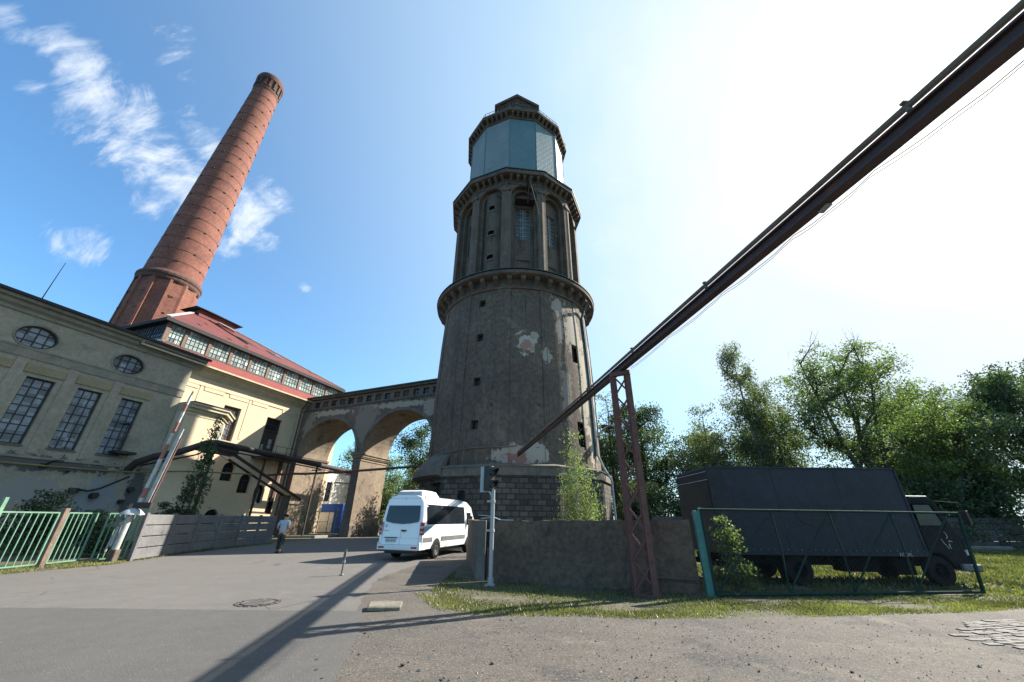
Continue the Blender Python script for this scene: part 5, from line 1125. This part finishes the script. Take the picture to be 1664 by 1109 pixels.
b.add(vs, [(0,1,5,4),(1,2,6,5),(2,3,7,6),(3,0,4,7),(4,5,9,8),(5,6,10,9),(6,7,11,10),(7,4,8,11),(8,9,10,11)]); b.build('roof_air_conditioner', M_['white'], van, bevel=.03, seg=2)
b = MB(); b.box(-.60,.60,.44,.50,2.64,2.76); b.build('roof_unit_grille', M_['galv'], van)

# ================================================================== TRUCK
tk = empty('box_truck', (0,0,0), 0, 'old dark grey lorry with a tall tarpaulin box parked behind the gate', 'truck')
X0, X1, Y0, Y1, Z0, Z1 = 6.25, 12.28, 12.60, 14.98, .80, 3.24
b = MB()
b.box(X0,X1,Y0,Y1,Z0,Z1); b.build('cargo_box', M_['truckbox'], tk, bevel=.03)
b = MB(); b.add([(X0-.005,Y0-.012,Z1-.01),(X0+.45,Y0-.012,Z1-.01),(X0+.75,Y0-.012,Z0+.4),(X0+.55,Y0-.012,Z0),(X0-.005,Y0-.012,Z0)], [(0,1,2,3,4)]); 
o = b.build('tarpaulin_flap', M_['felt'], tk, recalc=False)
b = MB(); b.box(X0-.03,X1+.02,Y0-.025,Y0+.02,Z1-.03,Z1+.012); b.box(X0-.01,X1,Y0-.03,Y0-.003,Z0-.02,Z0+.07); b.box(X1-.03,X1+.03,Y0-.025,Y0+.03,Z0,Z1); b.build('box_rail', M_['truckbox'], tk)
b = MB(); b.box(X0-.025,X0-.003,Y0+.02,Y1-.02,Z0,2.86); b.build('rear_board', M_['truckback'], tk)
b = MB()
for z in (2.84,3.08): b.box(X0-.045,X0-.027,Y0,Y1,z,z+.018)
b.build('rear_trim', M_['galv'], tk)
b = MB()
for x in (8.3,10.3): b.box(x-.005,x+.005,Y0-.006,Y0-.001,Z0+.08,Z1-.03)
b.build('tarpaulin_seam', M_['truckbox'], tk)
b = MB()
for i in range(30): x = X0+.15+i*.2; b.box(x-.012,x+.012,Y0-.036,Y0-.028,Z0+.10,Z0+.14)
b.build('tarpaulin_eyelets', M_['vangrey'], tk)
b = MB(); n = 16; b.add([(9.35+.62*cos(pi*i/n),Y0-.014,1.86+.32*sin(pi*i/n)) for i in range(2*n)], [tuple(range(2*n))]); b.build('dark_patch', M_['felt'], tk, recalc=False)
b = MB(); b.box(X0+.1,13.2,13.0,13.16,.50,.74); b.box(X0+.1,13.2,14.4,14.56,.50,.74)
for x in (6.6,7.6,9.4,10.6,11.6): b.box(x,x+.12,12.75,14.85,.62,.80)
b.box(9.8,10.9,12.75,13.2,.36,.72); b.box(11.3,11.9,12.72,13.3,.30,.70); b.box(10.95,11.25,13.3,13.9,.35,.7); b.build('chassis', M_['chassis'], tk, bevel=.02)
cp = [(12.36,.80),(12.36,2.36),(12.6,2.42),(13.12,2.41),(13.25,2.34),(13.52,1.52),(13.66,1.30),(13.72,.62),(13.68,.46),(13.12,.46),(13.06,.60),(12.95,.76),(12.78,.86),(12.6,.86)]
b = MB(); n = len(cp); b.add([(x,12.72,z) for x,z in cp]+[(x,14.75,z) for x,z in cp], [tuple(range(n)), tuple(range(n,2*n))[::-1]]+[(i,(i+1)%n,(i+1)%n+n,i+n) for i in range(n)]); b.build('cab', M_['truckcab'], tk, bevel=.035, seg=2)
b = MB(); b.add([(12.52,12.705,1.60),(12.54,12.705,2.18),(13.08,12.705,2.18),(13.26,12.705,1.60)], [(0,1,2,3)]); b.build('side_window', M_['cabglass'], tk, recalc=False)
b = MB(); b.bar((12.5,12.70,1.59),(13.28,12.70,1.59),.03,.03); b.bar((13.08,12.70,2.19),(13.28,12.70,1.59),.04,.03,up=(0,1,0)); b.bar((12.52,12.70,2.2),(13.1,12.70,2.2),.03,.03); b.bar((12.47,12.7,.95),(12.5,12.7,2.2),.02,.02); b.build('window_frame', M_['chassis'], tk)
b = MB(); b.add([(13.27,12.84,2.28),(13.27,14.62,2.28),(13.53,14.66,1.55),(13.53,12.80,1.55)], [(0,1,2,3)]); b.build('windscreen', M_['cabglass'], tk, recalc=False)
b = MB(); b.box(12.4,13.15,12.75,14.7,2.415,2.45); b.build('cab_roof', M_['galv'], tk, bevel=.015)
b = MB(); b.bar((13.22,12.68,2.30),(13.72,12.45,2.24),.02); b.bar((13.72,12.45,2.24),(13.78,12.45,1.62),.02); b.box(13.72,13.80,12.36,12.54,1.64,2.02); b.build('mirror', M_['black'], tk, bevel=.015)
b = MB(); b.box(13.42,13.78,12.62,14.85,.40,.60); b.box(13.2,13.75,12.60,12.72,.42,.60); b.build('front_bumper', M_['vangrey'], tk, bevel=.03)
b = MB(); b.lathe([(.001,.05),(.09,.04),(.12,0)], 16); o = b.build('headlight', M_['tailclear'], tk); o.rotation_euler = (0,radians(90),0); o.location = (13.70,12.95,.88); o2 = o.copy(); COL.objects.link(o2); o2.location.y = 14.5
b = MB(); b.box(13.55,13.70,12.69,12.72,.82,.96); b.build('indicator', M_['tailclear'], tk)
b = MB()
def arcb(cx,cz,r,t0,t1,n=8,ex=1): 
    pts = [(cx+r*cos(radians(t0+(t1-t0)*i/n))*ex,12.708,cz+r*sin(radians(t0+(t1-t0)*i/n))) for i in range(n+1)]; b.tube(pts, .013, 5)
arcb(13.10,1.34,.10,60,-60); arcb(13.28,1.06,.12,150,215); b.tube([(12.98,12.708,1.24),(13.03,12.708,1.12),(13.12,12.708,.98)], .012, 5); arcb(13.23,1.13,.06,30,150)
b.build('chalk_curls', M_['chalk'], tk)
for xw in (8.50,12.68):
    for yw in ((12.85,13.1,14.5,14.75) if xw < 9 else (12.88,14.6)):
        w = empty('wheel', (xw,yw,.40)); w.parent = tk; w.rotation_euler.x = radians(90)
        b = MB(); b.lathe([(.22,-.11),(.38,-.105),(.40,-.07),(.40,.07),(.38,.105),(.22,.11)], 28); b.build('tyre', M_['rubber'], w, smooth=True)
        b = MB(); b.lathe([(.22,-.10),(.23,.105),(.19,.10),(.16,.03),(.09,.04),(.08,.10),(.001,.10)], 20); b.build('rim', M_['chassis'], w, smooth=True)
b = MB(); b.lathe([(.45,-.0),(.50,0.0)], 24); b.box(8.0,9.0,12.66,13.3,.84,.86); b.f = b.f[-6:]; b.m = b.m[-6:]; b.build('mudguard', M_['chassis'], tk)
b = MB(); b.box(6.3,6.5,12.8,14.8,.42,.56); b.build('rear_bumper', M_['chassis'], tk)
def textobj(s, size, loc, rot, m, parent, name='lettering', ext=.003):
    c = bpy.data.curves.new(name, 'FONT'); c.body = s; c.size = size; c.extrude = ext; c.align_x = 'CENTER'; c.align_y = 'CENTER'
    o = bpy.data.objects.new(name, c); COL.objects.link(o); dg = bpy.context.evaluated_depsgraph_get(); me = bpy.data.meshes.new_from_object(o.evaluated_get(dg)); bpy.data.objects.remove(o)
    me.materials.clear(); me.materials.append(m); o = bpy.data.objects.new(name, me); COL.objects.link(o); o.parent = parent; o.location = loc; o.rotation_euler = rot; return o
textobj('KOGEL', .12, (11.62,Y0-.034,.825), (radians(90),0,0), M_['chalk'], tk)

# ================================================================== PERSON
def skin_body(name, pts, edges, mats, parent, root=0, sub=2):
    me = bpy.data.meshes.new(name); me.from_pydata([p[0] for p in pts], edges, []); o = bpy.data.objects.new(name, me); COL.objects.link(o); o.parent = parent
    me.materials.append(mats); sk = o.modifiers.new('skin','SKIN'); sk.use_smooth_shade = True
    for i, p in enumerate(pts):
        r = p[1]; me.skin_vertices[0].data[i].radius = (r, r) if isinstance(r, (int,float)) else r; me.skin_vertices[0].data[i].use_root = (i == root)
    sb = o.modifiers.new('sub','SUBSURF'); sb.levels = sub; sb.render_levels = sub; return o
pe = empty('person', (-11.5,21.35,.01), radians(8), 'man in a pale blue t-shirt and dark trousers walking away along the road', 'person')
# mid-stride, seen from behind, forearms bent forward (y+)
J = [((0,0,.93),(.155,.11)),((0,.0,1.10),(.14,.10)),((0,.01,1.30),(.17,.11)),((0,.03,1.44),(.13,.09)),((0,.04,1.52),.060),((0,.06,1.60),.080),((0,.065,1.68),.100),((0,.06,1.745),.065),
 ((-.09,.0,.86),.095),((-.11,.14,.48),.060),((-.11,.10,.10),.040),((-.12,.24,.045),.038),
 ((.09,.0,.86),.095),((.11,.04,.47),.060),((.11,-.14,.14),.040),((.12,-.03,.05),.038),
 ((-.20,.02,1.42),.062),((-.27,-.04,1.15),.044),((-.24,.16,1.02),.033),((-.22,.24,1.02),.028),
 ((.20,.02,1.42),.062),((.27,-.03,1.15),.044),((.25,.18,1.05),.033),((.23,.26,1.06),.028)]
E_ = [(0,1),(1,2),(2,3),(3,4),(4,5),(5,6),(6,7),(0,8),(8,9),(9,10),(10,11),(0,12),(12,13),(13,14),(14,15),(3,16),(16,17),(17,18),(18,19),(3,20),(20,21),(21,22),(22,23)]
skin_body('body', J, E_, M_['skin'], pe)
sh = [((0,0,.90),(.205,.155)),((0,.0,1.12),(.175,.13)),((0,.01,1.30),(.195,.135)),((0,.03,1.43),(.15,.11)),((0,.035,1.48),(.085,.075)),((-.20,.02,1.42),.080),((-.265,-.03,1.21),.065),((.20,.02,1.42),.080),((.265,-.02,1.21),.065)]
skin_body('t_shirt', sh, [(0,1),(1,2),(2,3),(3,4),(3,5),(5,6),(3,7),(7,8)], M_['shirt'], pe)
tr = [((0,0,.99),(.175,.13)),((0,0,.90),(.17,.125)),((-.09,.0,.84),.115),((-.11,.14,.48),.085),((-.11,.11,.13),.070),((.09,.0,.84),.115),((.11,.04,.47),.085),((.11,-.13,.17),.070)]
skin_body('trousers', tr, [(0,1),(1,2),(2,3),(3,4),(1,5),(5,6),(6,7)], M_['trousers'], pe)
skin_body('hair', [((0,.030,1.63),.092),((0,.035,1.70),.112),((0,.045,1.765),.080)], [(0,1),(1,2)], M_['hair'], pe)
b = MB()
for x, y, z in ((-.12,.19,.05),(.12,-.06,.06)): b.box(x-.05,x+.05,y-.14,y+.14,z-.06,z+.04)
b.build('shoes', M_['black'], pe, bevel=.03, seg=2)
for s in (-1,1):
    hx, hy, hz2 = (s*.22,.27,1.03); 
    pts = [((hx,hy,hz2),.030),((hx,hy+.07,hz2),.026)]; ed = [(0,1)]
    for k in range(4): x = hx-.027+.018*k; i = len(pts); pts += [((x,hy+.10,hz2-.002*k),.009),((x,hy+.14,hz2-.02),.008),((x,hy+.155,hz2-.045),.007)]; ed += [(1,i),(i,i+1),(i+1,i+2)]
    i = len(pts); pts += [((hx-s*.035,hy+.03,hz2),.010),((hx-s*.05,hy+.075,hz2-.01),.008)]; ed += [(0,i),(i,i+1)]
    skin_body('hand', pts, ed, M_['skin'], pe, sub=1)
# ================================================================== PLANTS
rng = np.random.default_rng(11)
def leaf_mesh(name, cen, size, m, droop=0.0, aspect=.55, parent=None, sizes=None):
    n = len(cen); d = rng.normal(size=(n,3)); d /= np.linalg.norm(d, axis=1)[:,None]
    if droop: d[:,2] -= droop; d /= np.linalg.norm(d, axis=1)[:,None]
    e = rng.normal(size=(n,3)); e -= (e*d).sum(1)[:,None]*d; e /= np.linalg.norm(e, axis=1)[:,None]
    s = (size*rng.uniform(.6,1.35,n))[:,None]
    a = d*s; bb = e*s*aspect
    v = np.stack([cen-a*.5, cen+bb*.5, cen+a*.6, cen-bb*.5], 1).reshape(-1,3)
    me = bpy.data.meshes.new(name); me.vertices.add(4*n); me.vertices.foreach_set('co', v.astype(np.float32).ravel())
    me.loops.add(4*n); me.loops.foreach_set('vertex_index', np.arange(4*n, dtype=np.int32)); me.polygons.add(n)
    me.polygons.foreach_set('loop_start', np.arange(0,4*n,4, dtype=np.int32)); me.polygons.foreach_set('loop_total', np.full(n,4, dtype=np.int32)); me.update(); me.validate(); me.materials.append(m)
    o = bpy.data.objects.new(name, me); COL.objects.link(o)
    if parent: o.parent = parent
    return o
LM, LS = 1.55, .82
def make_tree(name, label, cat, loc, h, crown, trunk_r, leaf, bark, nl=11000, ls=.26, seed=1, style='broad', lean=(0,0), limbs=9, group=None, z0=.28, clus=.55, forks=1, rz=0, fill=.45):
    """crown = (rx, ry) half widths; envelope in relative height"""
    nl = int(nl*LM); ls *= LS; R = random.Random(seed); e = empty(name, (*loc,0), rz, label, cat, group); b = MB(); tips = []
    rx, ry = crown
    def env(t):     # relative crown half width at relative height
        if style == 'broad': u = (t-z0)/(1-z0); return max(0.0, math.sin(min(1,max(0,u))**.75*pi))**.55
        if style == 'birch': u = (t-z0)/(1-z0); return max(0.0, (1-u))**.75*min(1, u*5+.3)+.10
        if style == 'bush': return max(0, 1-t*t)**.5
        return 1
    def limb(p, d, L, r, depth):
        n = 4; pts = [p.copy()]; q = p.copy(); dd = d.copy()
        for i in range(n):
            dd = (dd + Vector((R.gauss(0,.16), R.gauss(0,.16), R.gauss(.06,.12) if style != 'birch' or depth < 2 else -.12))).normalized(); q = q + dd*(L/n); pts.append(q.copy())
        b.tube(pts, [r*(1-.72*i/n) for i in range(n+1)], 5 if depth else 7, caps=False)
        if depth >= 2 or L < .7: tips.extend([pts[-1], pts[-2], pts[2]]); return
        if depth == 1: tips.extend([pts[-1]])
        for i in range(1, n+1):
            for _ in range(2 if depth == 0 else 2):
                if R.random() < .18: continue
                sd = (dd + Vector((R.gauss(0,.75), R.gauss(0,.75), R.gauss(.15,.45)))).normalized(); limb(pts[i], sd, L*R.uniform(.38,.6), r*(1-.72*i/n)*.62, depth+1)
    tops = []
    for f in range(forks):
        n = 8; pts = []; lx, ly = lean; off = (f-(forks-1)/2)
        for i in range(n+1):
            t = i/n; sp = off*rx*.42*max(0,t-.12)**.8*1.4
            pts.append(Vector((lx*h*t+sp+R.gauss(0,.01)*h*t*.4, ly*h*t+R.gauss(0,.01)*h*t, h*.90*t)))
        b.tube(pts, [trunk_r*(1-.86*i/n)*(1 if forks == 1 else .75) for i in range(n+1)], 9, caps=False)
        nlb = limbs//forks+1
        for k in range(nlb):
            t = z0*.9+(.97-z0*.9)*(k+R.random()*.7)/nlb; i = min(n-1, int(t/.9*n)) if t < .9 else n-1; p = pts[i].lerp(pts[i+1], R.random())
            az = k*2.4+f*1.3+R.random(); w = env(min(.98,t+.08)); L = max(.5, w*R.uniform(.75,1.0))
            up = R.uniform(.35,.9) if style == 'broad' else R.uniform(.5,1.0)
            d = Vector((cos(az)*rx, sin(az)*ry, up*(rx+ry)/2)); LL = d.length*L*.8; d.normalize(); limb(p, d, LL, trunk_r*(1-.8*t)*.55, 0)
        tips.append(pts[-1])
    b.build('trunk', bark, e, smooth=True)
    T = np.array([tuple(t) for t in tips]); 
    # keep tips inside envelope
    tz = T[:,2]/h; wid = np.array([env(min(.99,max(0,z))) for z in tz])
    rad = np.hypot((T[:,0]-lean[0]*T[:,2])/rx, (T[:,1]-lean[1]*T[:,2])/ry); keep = (rad < wid*1.25+.12) & (tz < 1.0) & (tz > z0*.55)
    T = T[keep]
    cl_ = np.array([.40+.60*env(float(min(.99,max(0,q)))) for q in T[:,2]/h])
    if fill:
        k = int(len(T)*fill); u = rng.uniform(z0 if style != 'bush' else .05, .97, k*6); wv = np.array([env(float(q)) for q in u]); kp = rng.random(k*6) < wv; u = u[kp][:k]; wv = wv[kp][:k]; a = rng.uniform(0,2*pi,len(u)); q = rng.random(len(u))**.45
        T = np.concatenate([T, np.c_[lean[0]*h*u+np.cos(a)*q*wv*rx, lean[1]*h*u+np.sin(a)*q*wv*ry, u*h]]); cl_ = np.concatenate([cl_, .4+.6*wv])
    w = rng.gamma(1.6, 1, len(T))*cl_**2; w /= w.sum(); idx = rng.choice(len(T), nl, p=w); g = rng.normal(size=(nl,3)); g /= np.maximum(1, np.linalg.norm(g, axis=1)/1.55)[:,None]; c = T[idx] + g*np.array([clus,clus,clus*.6])*(rng.uniform(.55,1.25,len(T))*cl_)[:,None][idx]
    if style == 'birch':
        dr = rng.random(nl)**.7*1.3; c[:,2] -= dr*(rng.random(len(T))[idx] > .25)
    c[:,2] = np.maximum(c[:,2], .15)
    leaf_mesh('crown', c, ls, leaf, .9 if style == 'birch' else .15, .55, e)
    return e
A, B_, C_, D4 = M_['leaf_a'], M_['leaf_b'], M_['leaf_c'], M_['leaf_d']; bk = M_['bark']
GR = 'trees behind the yard'
make_tree('broadleaf_tree', 'large spreading tree with open rounded crown above the truck', 'tree', (33.2,36), 18.6, (6.6,5.5),   .46, A, bk, 20000, .26, 3, limbs=17, forks=3, z0=.30, group=GR, clus=.55, fill=.75)
make_tree('broadleaf_tree', 'tree with a long leaning limb right of the big open tree', 'tree', (36.5,34.5), 12.5, (4.5,4), .30, A, bk, 6000, .28, 4, lean=(.45,.0), limbs=8, group=GR, z0=.35)
make_tree('birch_tree', 'tall slender birch standing left of the big open tree', 'tree', (25.6,40), 21.5, (3.3,3.2), .26, D4, M_['bark_birch'], 15000, .24, 5, 'birch', limbs=20, group=GR, z0=.18, clus=.45)
make_tree('birch_tree', 'shorter bushy birch between the tall birch and the big tree', 'tree', (28.8,41), 16.5, (3.6,3.2), .22, D4, M_['bark_birch'], 14000, .24, 6, 'birch', limbs=17, group=GR, z0=.12, clus=.5)
make_tree('broadleaf_tree', 'small airy tree left of the tall birch', 'tree', (20.6,40), 13.6, (2.4,2.3), .18, D4, bk, 5500, .25, 7, limbs=11, group=GR, z0=.2)
make_tree('broadleaf_tree', 'low sparse tree above the rear corner of the truck box', 'tree', (17.6,38), 9.6, (2.0,2.0), .15, D4, bk, 3200, .24, 8, limbs=9, group=GR, z0=.2)
make_tree('broadleaf_tree', 'dark rounded tree behind the lattice pylon', 'tree', (15.0,44), 14.8, (4.2,3.8), .32, B_, bk, 14000, .28, 9, limbs=14, group=GR, z0=.12, clus=.7)
make_tree('broadleaf_tree', 'tree showing close beside the right flank of the tower', 'tree', (11.2,43), 16.2, (2.2,2.6), .24, D4, bk, 5000, .27, 10, limbs=11, group=GR, z0=.2)
RT = [((47.5,35),15.8,(5.2,4.5),'tall dense dark tree at the right edge of the picture',21,B_,18000),((41.2,36.5),12.4,(3.6,3.4),'lighter green tree between the leaning limb and the dark trees',22,A,11000),
      ((55.5,36),17.5,(5.5,4.5),'dark tree beyond the right edge tree',23,B_,14000),((43.5,42),14.5,(5,4),'dense dark tree behind the lighter green tree',24,B_,13000),((50,46),18,(6,5),'tall dark tree far back on the right',25,B_,12000)]
for loc, h, cr2, lab, sd, lf, nl in RT: make_tree('broadleaf_tree', lab, 'tree', loc, h, cr2, .35, lf, bk, nl, .30, sd, limbs=14, group=GR, z0=.08, clus=.8)
# shrub layer behind the truck and fence
for loc, h, cr2, lab, sd, lf, nl in [((22.8,45),12.5,(3.2,3),'pale airy tree behind and left of the tall birch',61,D4,7000),((30.5,47),15.0,(4.2,3.6),'tree filling the gap behind the two birches',62,A,9000),((12.6,47),12.0,(3.2,3),'tree behind the steel post right of the tower',63,A,7000)]: make_tree('broadleaf_tree', lab, 'tree', loc, h, cr2, .24, lf, bk, nl, .28, sd, limbs=13, group=GR, z0=.12, clus=.7)
SH = [((20.5,33.5),4.6,2.6,B_,'dark shrub behind the rear end of the truck box'),((25.5,34),5.2,2.8,D4,'shrub behind the middle of the truck box'),((30.5,33.8),5.0,2.8,A,'light green shrub behind the front of the truck box'),
      ((35.5,34.2),5.5,2.8,B_,'dark shrub over the rear fence behind the cab'),((40.5,34.8),6.0,3.0,B_,'dark shrub rising over the rear fence right of the cab'),((15.5,34.2),4.4,2.4,B_,'dark shrub right of the lattice pylon'),((11.8,36),5.0,2.2,D4,'shrub between the tower and the lattice pylon')]
for k, (loc, h, r_, lf, lab) in enumerate(SH): make_tree('shrub', lab, 'shrub', loc, h, (r_,r_*.8), .10, lf, bk, 7000, .26, 40+k, 'bush', limbs=13, group='shrubs behind the truck', z0=.02, clus=.6)
# seen through the arches
make_tree('broadleaf_tree', 'slim dark trunked tree framed by the right arch', 'tree', (-11.6,50), 13.8, (2.9,2.7), .20, B_, bk, 5200, .27, 31, limbs=11, group='trees beyond the arches', z0=.45)
make_tree('willow_tree', 'yellow green willow behind the right arch', 'tree', (-12.4,54), 9.4, (4.0,3.2), .22, C_, bk, 14000, .26, 32, 'birch', limbs=16, group='trees beyond the arches', z0=.05, clus=.7)
make_tree('broadleaf_tree', 'green tree top over the white building in the left arch', 'tree', (-26.5,70), 14.0, (5,4), .3, A, bk, 9000, .32, 33, limbs=12, group='trees beyond the arches', z0=.1, clus=.8)
make_tree('broadleaf_tree', 'rounded tree behind the central bridge pier', 'tree', (-19.5,60), 11.5, (4,3.4), .3, A, bk, 9000, .3, 34, limbs=12, group='trees beyond the arches', z0=.1, clus=.8)
make_tree('shrub', 'dense shrub at the foot of the pier behind the mesh fence', 'shrub', (-14.6,48.5), 4.2, (2.6,1.8), .1, C_, bk, 7000, .24, 35, 'bush', limbs=12, z0=.02, clus=.5)
make_tree('shrub', 'dark shrub between the pier and the tower plinth', 'shrub', (-9.6,43.2), 6.6, (2.3,1.8), .1, D4, bk, 8000, .24, 36, 'bush', limbs=12, z0=.02, clus=.5)
# near plants
make_tree('young_birch', 'bright young weeping birch growing behind the concrete wall against the tower', 'tree', (3.85,23.6), 6.9, (1.75,1.5), .07, C_, M_['bark_birch'], 5000, .125, 51, 'birch', limbs=26, z0=.06, clus=.34, fill=.25)
make_tree('slender_tree', 'slender dark leaved sapling in front of the yellow hall', 'tree', (-17.6,22.6), 7.9, (.72,.7), .05, B_, bk, 2300, .17, 52, 'birch', limbs=18, z0=.05, clus=.24, lean=(-.01,0))
make_tree('shrub', 'large leaved bush growing up the gate post corner', 'shrub', (5.75,11.25), 1.85, (.55,.35), .03, A, bk, 1500, .10, 53, 'bush', limbs=12, z0=.02, clus=.16)
make_tree('shrub', 'dark bush against the foot of the grey wall', 'shrub', (-22.0,19.6), 2.7, (1.5,1.0), .05, B_, bk, 3000, .16, 54, 'bush', limbs=12, z0=.02, clus=.3)
make_tree('shrub', 'bush behind the green railing in the shade', 'shrub', (-18.8,18.9), 1.9, (1.1,.8), .04, B_, bk, 2200, .14, 55, 'bush', limbs=10, z0=.02, clus=.25)
make_tree('shrub', 'shrub at the foot of the slender sapling', 'shrub', (-18.2,21.8), 2.3, (.7,.7), .04, B_, bk, 1800, .14, 56, 'bush', limbs=10, z0=.02, clus=.22)
# street side trees behind the camera that shade nothing but show in panes are left out
# ---- grass
def inpoly(P, poly):
    x, y = P[:,0], P[:,1]; c = np.zeros(len(P), bool); j = len(poly)-1
    for i in range(len(poly)):
        xi, yi = poly[i]; xj, yj = poly[j]; m = ((yi > y) != (yj > y)) & (x < (xj-xi)*(y-yi)/(yj-yi+1e-12)+xi); c ^= m; j = i
    return c
def grass(name, poly, n, h, m, patch=None, w=.012, thin=.0):
    xs = [p[0] for p in poly]; ys = [p[1] for p in poly]; P = rng.uniform((min(xs),min(ys)),(max(xs),max(ys)),(int(n*2.2),2)); P = P[inpoly(P, poly)]
    f = np.sin(P[:,0]*2.1+1.3*np.sin(P[:,1]*1.7))+np.sin(P[:,1]*2.9+P[:,0]*.8)+rng.normal(0,.6,len(P)); P = P[f > thin][:n]; k = len(P)
    hh = h*rng.uniform(.4,1.3,k)*(1+.25*np.sin(P[:,0]*3)); a = rng.uniform(0,2*pi,k); ln = rng.normal(0,.45,(k,2))*hh[:,None]; ww = w*rng.uniform(.6,1.4,k)
    B0 = np.c_[P[:,0]-np.cos(a)*ww, P[:,1]-np.sin(a)*ww, np.full(k,.0)]; B1 = np.c_[P[:,0]+np.cos(a)*ww, P[:,1]+np.sin(a)*ww, np.full(k,.0)]; T = np.c_[P[:,0]+ln[:,0], P[:,1]+ln[:,1], hh]
    v = np.stack([B0,B1,T],1).reshape(-1,3); me = bpy.data.meshes.new(name); me.vertices.add(3*k); me.vertices.foreach_set('co', v.astype(np.float32).ravel()); me.loops.add(3*k); me.loops.foreach_set('vertex_index', np.arange(3*k, dtype=np.int32))
    me.polygons.add(k); me.polygons.foreach_set('loop_start', np.arange(0,3*k,3, dtype=np.int32)); me.polygons.foreach_set('loop_total', np.full(k,3, dtype=np.int32)); me.update(); me.materials.append(m)
    o = bpy.data.objects.new(name, me); COL.objects.link(o); return o
strip = [(-2.0,11.2),(-1.0,8.75),(.85,8.8),(2.4,8.62),(5.6,8.92),(9.8,9.55),(14,10.7),(14,12.4),(4.9,12.2),(4.8,10.9),(-.4,12.9),(-1.7,13.6),(-1.9,16)]
o = grass('verge_grass', strip, 34000, .045, M_['grass'], thin=-.7); tag(o, 'short sunlit grass verge in front of the concrete wall and gate', 'grass', kind='stuff')
o = grass('dry_grass', [(-2.4,11.0),(-1.2,8.55),(.85,8.6),(2.4,8.45),(5.6,8.75),(9.8,9.4),(14,10.5),(14,11),(5,9.7),(0,9.6)], 18000, .045, M_['drygrass'], thin=-.6); tag(o, 'dry straw coloured grass along the edge of the gravel', 'grass', kind='stuff')
o = grass('lawn_grass', [(13.2,10.2),(20,12),(42,17.5),(58,22),(58,34),(5,30),(5,12.3),(13.2,12.3)], 110000, .10, M_['grass'], thin=-1.6, w=.035); tag(o, 'bright green lawn beside and behind the truck', 'grass', kind='stuff')
o = grass('left_verge_grass', [(-16.4,9),(-15.35,13.1),(-14.75,15.4),(-14.7,16.5),(-15.2,17.4),(-15.2,18),(-16.2,17.2),(-16.1,14),(-16.1,9)], 9000, .09, M_['drygrass'], thin=-1.2); tag(o, 'dry grassy verge under the green railing', 'grass', kind='stuff')
o = grass('fence_weeds', [(-15.0,17.6),(-16.0,21.5),(-16.2,25),(-15.9,28.6),(-15.7,28.6),(-15.95,25),(-15.7,21.4),(-14.8,17.5)], 2500, .12, M_['grass'], thin=-1.2); tag(o, 'weeds along the foot of the concrete fence', 'weeds', kind='stuff')
